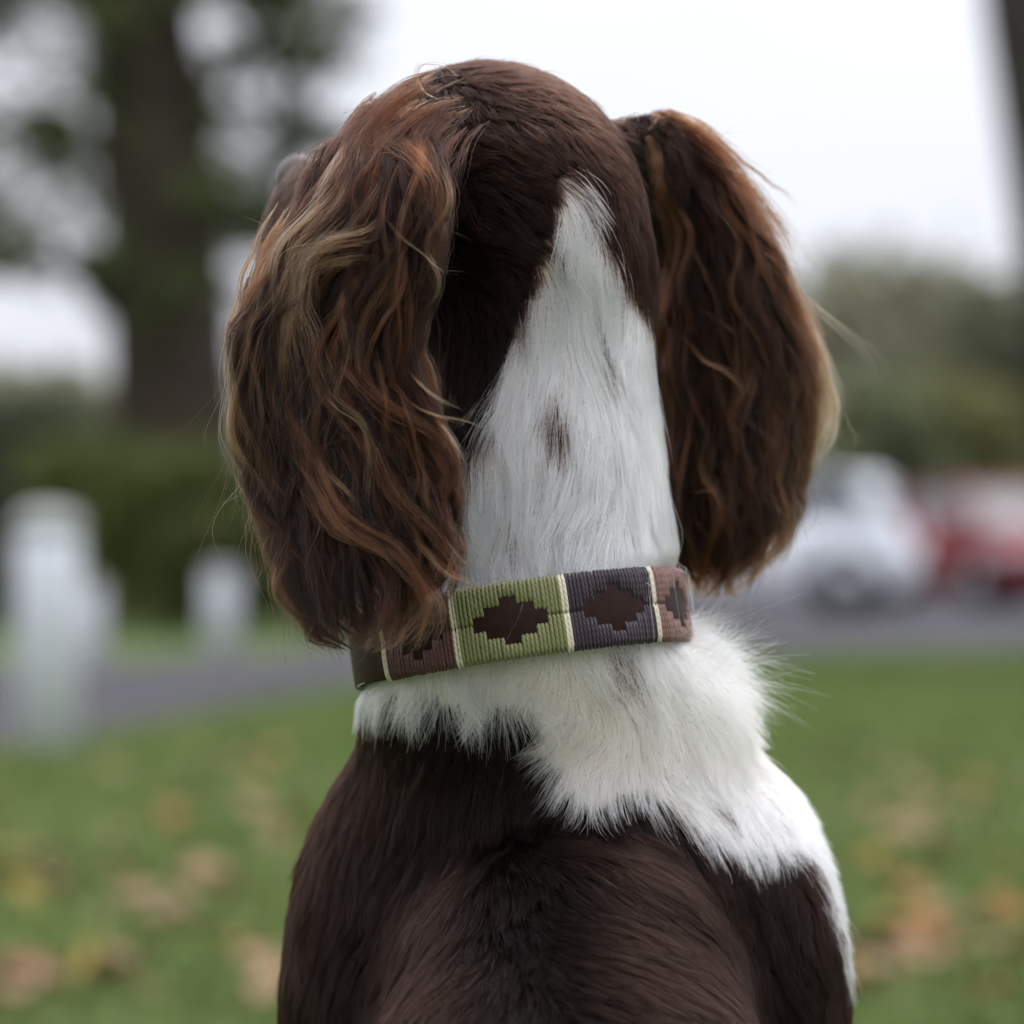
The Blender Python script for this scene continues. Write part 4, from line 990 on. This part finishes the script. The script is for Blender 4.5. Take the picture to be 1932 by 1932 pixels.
R_G = [
 ([(1236, 226), (1250, 214), (1276, 222), (1305, 233), (1338, 258), (1378, 297), (1408, 330)], 420, 5, 6, WM, .006),
 ([(1165, 285), (1205, 300), (1250, 335), (1295, 395), (1325, 460)], 360, 9, 9, DK, .004),
 ([(1180, 290), (1215, 330), (1260, 400), (1300, 480), (1320, 560)], 420, 14, 10, DK, .004),
 ([(1190, 370), (1220, 430), (1255, 510), (1290, 590), (1310, 660)], 420, 16, 10, MD, .004),
 ([(1215, 460), (1238, 530), (1262, 610), (1290, 700), (1300, 780)], 360, 14, 9, DK, .003),
 ([(1250, 252), (1288, 266), (1330, 298), (1368, 342), (1395, 385)], 360, 8, 8, MD, .006),
 ([(1333, 254), (1378, 295), (1408, 325), (1450, 355), (1483, 370), (1510, 404)], 50, 4, 1.2, WM, .006),
 ([(1285, 314), (1326, 306), (1371, 321), (1401, 348), (1420, 385), (1446, 415), (1483, 422)], 160, 9, 2, WM, .008),
 ([(1326, 385), (1363, 355), (1393, 370), (1416, 400), (1450, 437), (1476, 475), (1491, 520)], 320, 9, 5, WM, .010),
 ([(1300, 400), (1340, 385), (1380, 395), (1410, 430), (1440, 470), (1470, 520)], 300, 10, 6, MD, .010),
 ([(1333, 482), (1371, 456), (1408, 452), (1446, 475), (1476, 520), (1491, 557), (1510, 595), (1540, 632)], 340, 9, 5, WM, .012),
 ([(1345, 520), (1390, 495), (1430, 500), (1465, 540), (1495, 600), (1520, 660), (1540, 730)], 320, 9, 5, WM, .012),
 ([(1491, 557), (1528, 595), (1573, 632), (1615, 666), (1641, 707), (1660, 745)], 12, 5, 2.5, TN_, .006),
 ([(1498, 569), (1528, 625), (1551, 677), (1566, 730), (1577, 782), (1566, 831), (1540, 865), (1528, 882)], 90, 4, 2, TN_, .006),
 ([(1480, 560), (1515, 630), (1545, 700), (1560, 760), (1550, 830), (1525, 900)], 260, 9, 4, TN_, .006),
 ([(1440, 540), (1480, 600), (1510, 680), (1525, 760), (1500, 840), (1490, 900), (1510, 960)], 260, 9, 4, (0.14, 0.066, 0.034), .008),
 ([(1378, 501), (1390, 557), (1416, 614), (1438, 670), (1442, 726), (1431, 782), (1438, 839), (1431, 920), (1465, 957), (1453, 1013), (1423, 1070)], 200, 6, 3, WM, .012),
 ([(1400, 520), (1430, 600), (1460, 680), (1470, 760), (1460, 840), (1470, 920), (1490, 980), (1470, 1040)], 240, 8, 3, WM, .010),
 ([(1340, 560), (1370, 620), (1390, 700), (1400, 770), (1392, 850), (1410, 920), (1440, 980), (1430, 1050)], 240, 8, 3, MD, .010),
 ([(1296, 587), (1341, 599), (1386, 629), (1416, 647)], 90, 5, 2, WM, .014),
 ([(1266, 632), (1303, 651), (1333, 685), (1371, 704), (1401, 737), (1390, 782)], 120, 5, 2, WM, .014),
 ([(1280, 700), (1310, 740), (1320, 800), (1305, 860), (1320, 930), (1345, 990)], 200, 7, 3, MD, .010),
 ([(1300, 680), (1340, 740), (1355, 810), (1345, 870), (1365, 940), (1380, 1010)], 200, 7, 3, (0.05, 0.021, 0.012), .010),
 ([(1266, 893), (1303, 916), (1352, 916), (1352, 946), (1378, 983)], 70, 4, 2, WM, .014),
 ([(1270, 880), (1285, 960), (1300, 1030), (1330, 1090), (1350, 1125)], 260, 10, 4, DK, .006),
 ([(1330, 900), (1350, 980), (1370, 1040), (1362, 1100)], 240, 10, 4, DK, .006),
 ([(1380, 920), (1410, 1000), (1415, 1060), (1400, 1115)], 220, 8, 4, MD, .008),
 ([(1440, 880), (1480, 950), (1475, 1020), (1440, 1080)], 200, 7, 3, (0.09, 0.04, 0.022), .008),
]
fp, ft = ear_fill(ER_L, ER_R, dep_r, int(os.environ.get('EARR', 500)), 74, 16, [DK, MD, MD, WM, WM], 31, fair=0.0, s_end=(0.72, 1.06))
tp, ttn = ear_traced(R_G, dep_r, 32)
us, ut = short_to(1)
ear_object('ear_fur', 'wavy dark brown hair with paler tips on the right ear', [fp, tp, us], [ft, ttn, ut], 1)
# ------------------------------------------------------------------ the collar: leather strap, wound threads, buckle
strap_m = mat('dark brown leather', (0.017, 0.0068, 0.005), 0.45, 0.10, noise=(300, 4, (0.024, 0.010, 0.0075)), bump=(1400, 0.25, 0.0004))
def thread_mat(name, c, c2):
    m = mat(name, c, 0.55, 0.35, sheen=0.2); t = m.node_tree; b = t.nodes['Principled BSDF']
    tc_ = t.nodes.new('ShaderNodeTexCoord'); w = t.nodes.new('ShaderNodeTexWave'); w.inputs['Scale'].default_value = 260; w.inputs['Distortion'].default_value = 1.5
    w.bands_direction = 'DIAGONAL'; t.links.new(tc_.outputs['Object'], w.inputs['Vector'])
    rp = t.nodes.new('ShaderNodeValToRGB'); rp.color_ramp.elements[0].color = (*c2, 1); rp.color_ramp.elements[1].color = (*c, 1)
    t.links.new(w.outputs['Fac'], rp.inputs['Fac']); t.links.new(rp.outputs[0], b.inputs['Base Color'])
    bp = t.nodes.new('ShaderNodeBump'); bp.inputs['Strength'].default_value = 0.4; bp.inputs['Distance'].default_value = 0.0003
    t.links.new(w.outputs['Fac'], bp.inputs['Height']); t.links.new(bp.outputs[0], b.inputs['Normal'])
    return m
TH = {'green': thread_mat('olive green thread', (0.200, 0.205, 0.080), (0.145, 0.150, 0.056)), 'plum': thread_mat('dark plum thread', (0.030, 0.0145, 0.025), (0.020, 0.0100, 0.017)),
      'rose': thread_mat('dusty rose brown thread', (0.20, 0.098, 0.078), (0.145, 0.070, 0.056)), 'maroon': thread_mat('maroon brown thread', (0.110, 0.040, 0.034), (0.075, 0.027, 0.024)), 'cream': thread_mat('cream thread', (0.66, 0.60, 0.47), (0.52, 0.46, 0.35))}
collar = empty('dog_collar', tuple(CC)); tag(collar, 'leather dog collar wound with green, plum and rose thread diamonds', 'collar')
def ring(th, z, off):
    """point on the collar: th = 0 faces the camera, positive to the right"""
    th = np.asarray(th, float); a = (CA + off) * np.sin(th); b = -(CB + off) * np.cos(th)
    return CC + a[..., None] * cx_ax + b[..., None] * cy_ax + np.asarray(z, float)[..., None] * cz_ax
nseg = 120; prof = [(-0.0026, -CH + .0008), (-0.0026, CH - .0008), (-0.0012, CH), (-.0002, CH - .0004), (0.0003, CH - .0016), (0.0003, -CH + .0016), (-.0002, -CH + .0004), (-0.0012, -CH)]
V = []; m_ = len(prof)
for i in range(nseg):
    th = 2 * math.pi * i / nseg
    for off, z in prof: V.append(ring(np.array(th), np.array(z), off))
sm_ = MB(); sm_.add(V, [(i * m_ + k, i * m_ + (k + 1) % m_, ((i + 1) % nseg) * m_ + (k + 1) % m_, ((i + 1) % nseg) * m_ + k) for i in range(nseg) for k in range(m_)])
sm_.build('leather_strap', strap_m, collar, True, True)
PITCH = 0.00168; RC = (CA + CB) / 2
def thread(th, z0, z1, kind, rad=PITCH * 0.53):
    """one wound thread lying across the strap from z0 to z1, its ends tucked into the leather"""
    zz = np.array([z0, z0 + (z1 - z0) * .12, (z0 + z1) / 2, z1 - (z1 - z0) * .12, z1]); oo = np.array([-.0009 if abs(z0) > .0005 else -.0001, .00025, .0005, .00025, -.0009])
    edge = CH - .0002
    if abs(z1) > edge - 1e-6: oo[-1] = -.0007; zz[-1] = math.copysign(CH + .0009, z1)
    if abs(z0) > edge - 1e-6: oo[0] = -.0007; zz[0] = math.copysign(CH + .0009, z0)
    jz = rng.normal() * .00012
    pts = ring(np.full(5, th) + rng.normal() * .0012, zz + jz, oo + rng.normal() * .00006)
    b = MB(); b.tube(pts, [rad * .8, rad, rad, rad, rad * .8], 6); return b.build('thread', TH[kind], collar, True, True)
def dia(u, w0=.15, w1=.45, w2=.74):
    u = abs(u); return .66 if u < w0 else .42 if u < w1 else .17 if u < w2 else 0.0
bounds = [(-50.5, -20.5, 'maroon'), (-20.5, 16.2, 'green'), (16.2, 52.3, 'plum'), (52.3, 88.5, 'rose')]
for t0, t1, kind in bounds:
    a0, a1 = R(t0), R(t1)
    cw = 3.0 * PITCH / RC / 1.25                                       # the cream bar takes three threads
    for k in range(2):
        for s in (1, -1):
            thread(a0 + (k + .5 - 1) * PITCH / RC * 1.0, 0.0, s * CH, 'cream')
    i0, i1 = a0 + 1.1 * PITCH / RC, a1 - 1.1 * PITCH / RC
    nth = int(round((i1 - i0) * RC / PITCH)); mid_ = (i0 + i1) / 2
    for k in range(nth + 1):
        th = i0 + (i1 - i0) * k / nth; u = (th - mid_) / ((i1 - i0) / 2)
        ug = round(u * 10) / 10
        hh = dia(u) * CH
        for s in (1, -1):
            thread(th, s * hh, s * CH, kind)
for k in range(2):
    for s in (1, -1): thread(R(88.5) + (k - .5) * PITCH / RC, 0.0, s * CH, 'cream')
# buckle, keeper and strap end on the throat's left side, beyond the threads
brass_m = mat('dull brass', (0.42, 0.33, 0.20), 0.3, metal=0.95)
def band(name, th0, th1, zh, off0, off1, material, n=14):
    b = MB(); V = []
    for i in range(n + 1):
        t = th0 + (th1 - th0) * i / n
        for off, z in ((off0, -zh), (off0, zh), (off1, zh - .0006), (off1, -zh + .0006)): V.append(ring(np.array(t), np.array(z), off))
    b.add(V, [(i * 4 + k, i * 4 + (k + 1) % 4, (i + 1) * 4 + (k + 1) % 4, (i + 1) * 4 + k) for i in range(n) for k in range(4)] + [(3, 2, 1, 0), tuple(n * 4 + k for k in range(4))])
    return b.build(name, material, collar, True, True)
band('strap_end', R(-165), R(-108), CH - .001, .0007, .0030, strap_m, 24)
band('keeper_loop', R(-122), R(-115), CH + .0022, .0034, .0052, strap_m, 6)
bk_ = MB(); zz = np.linspace(0, 2 * math.pi, 25)
bk_.tube([ring(np.array(R(-171) + R(9) * np.sign(math.cos(t)) * abs(math.cos(t)) ** .5), np.array((CH + .003) * np.sign(math.sin(t)) * abs(math.sin(t)) ** .5), .0042) for t in zz], .0017, 8)
bk_.build('buckle', brass_m, collar, True, True)
pr = MB(); pr.tube([ring(np.array(R(t)), np.array(0.0), .0055) for t in np.linspace(-180, -161, 5)], .0013, 7); pr.build('buckle_pin', brass_m, collar, True, True)
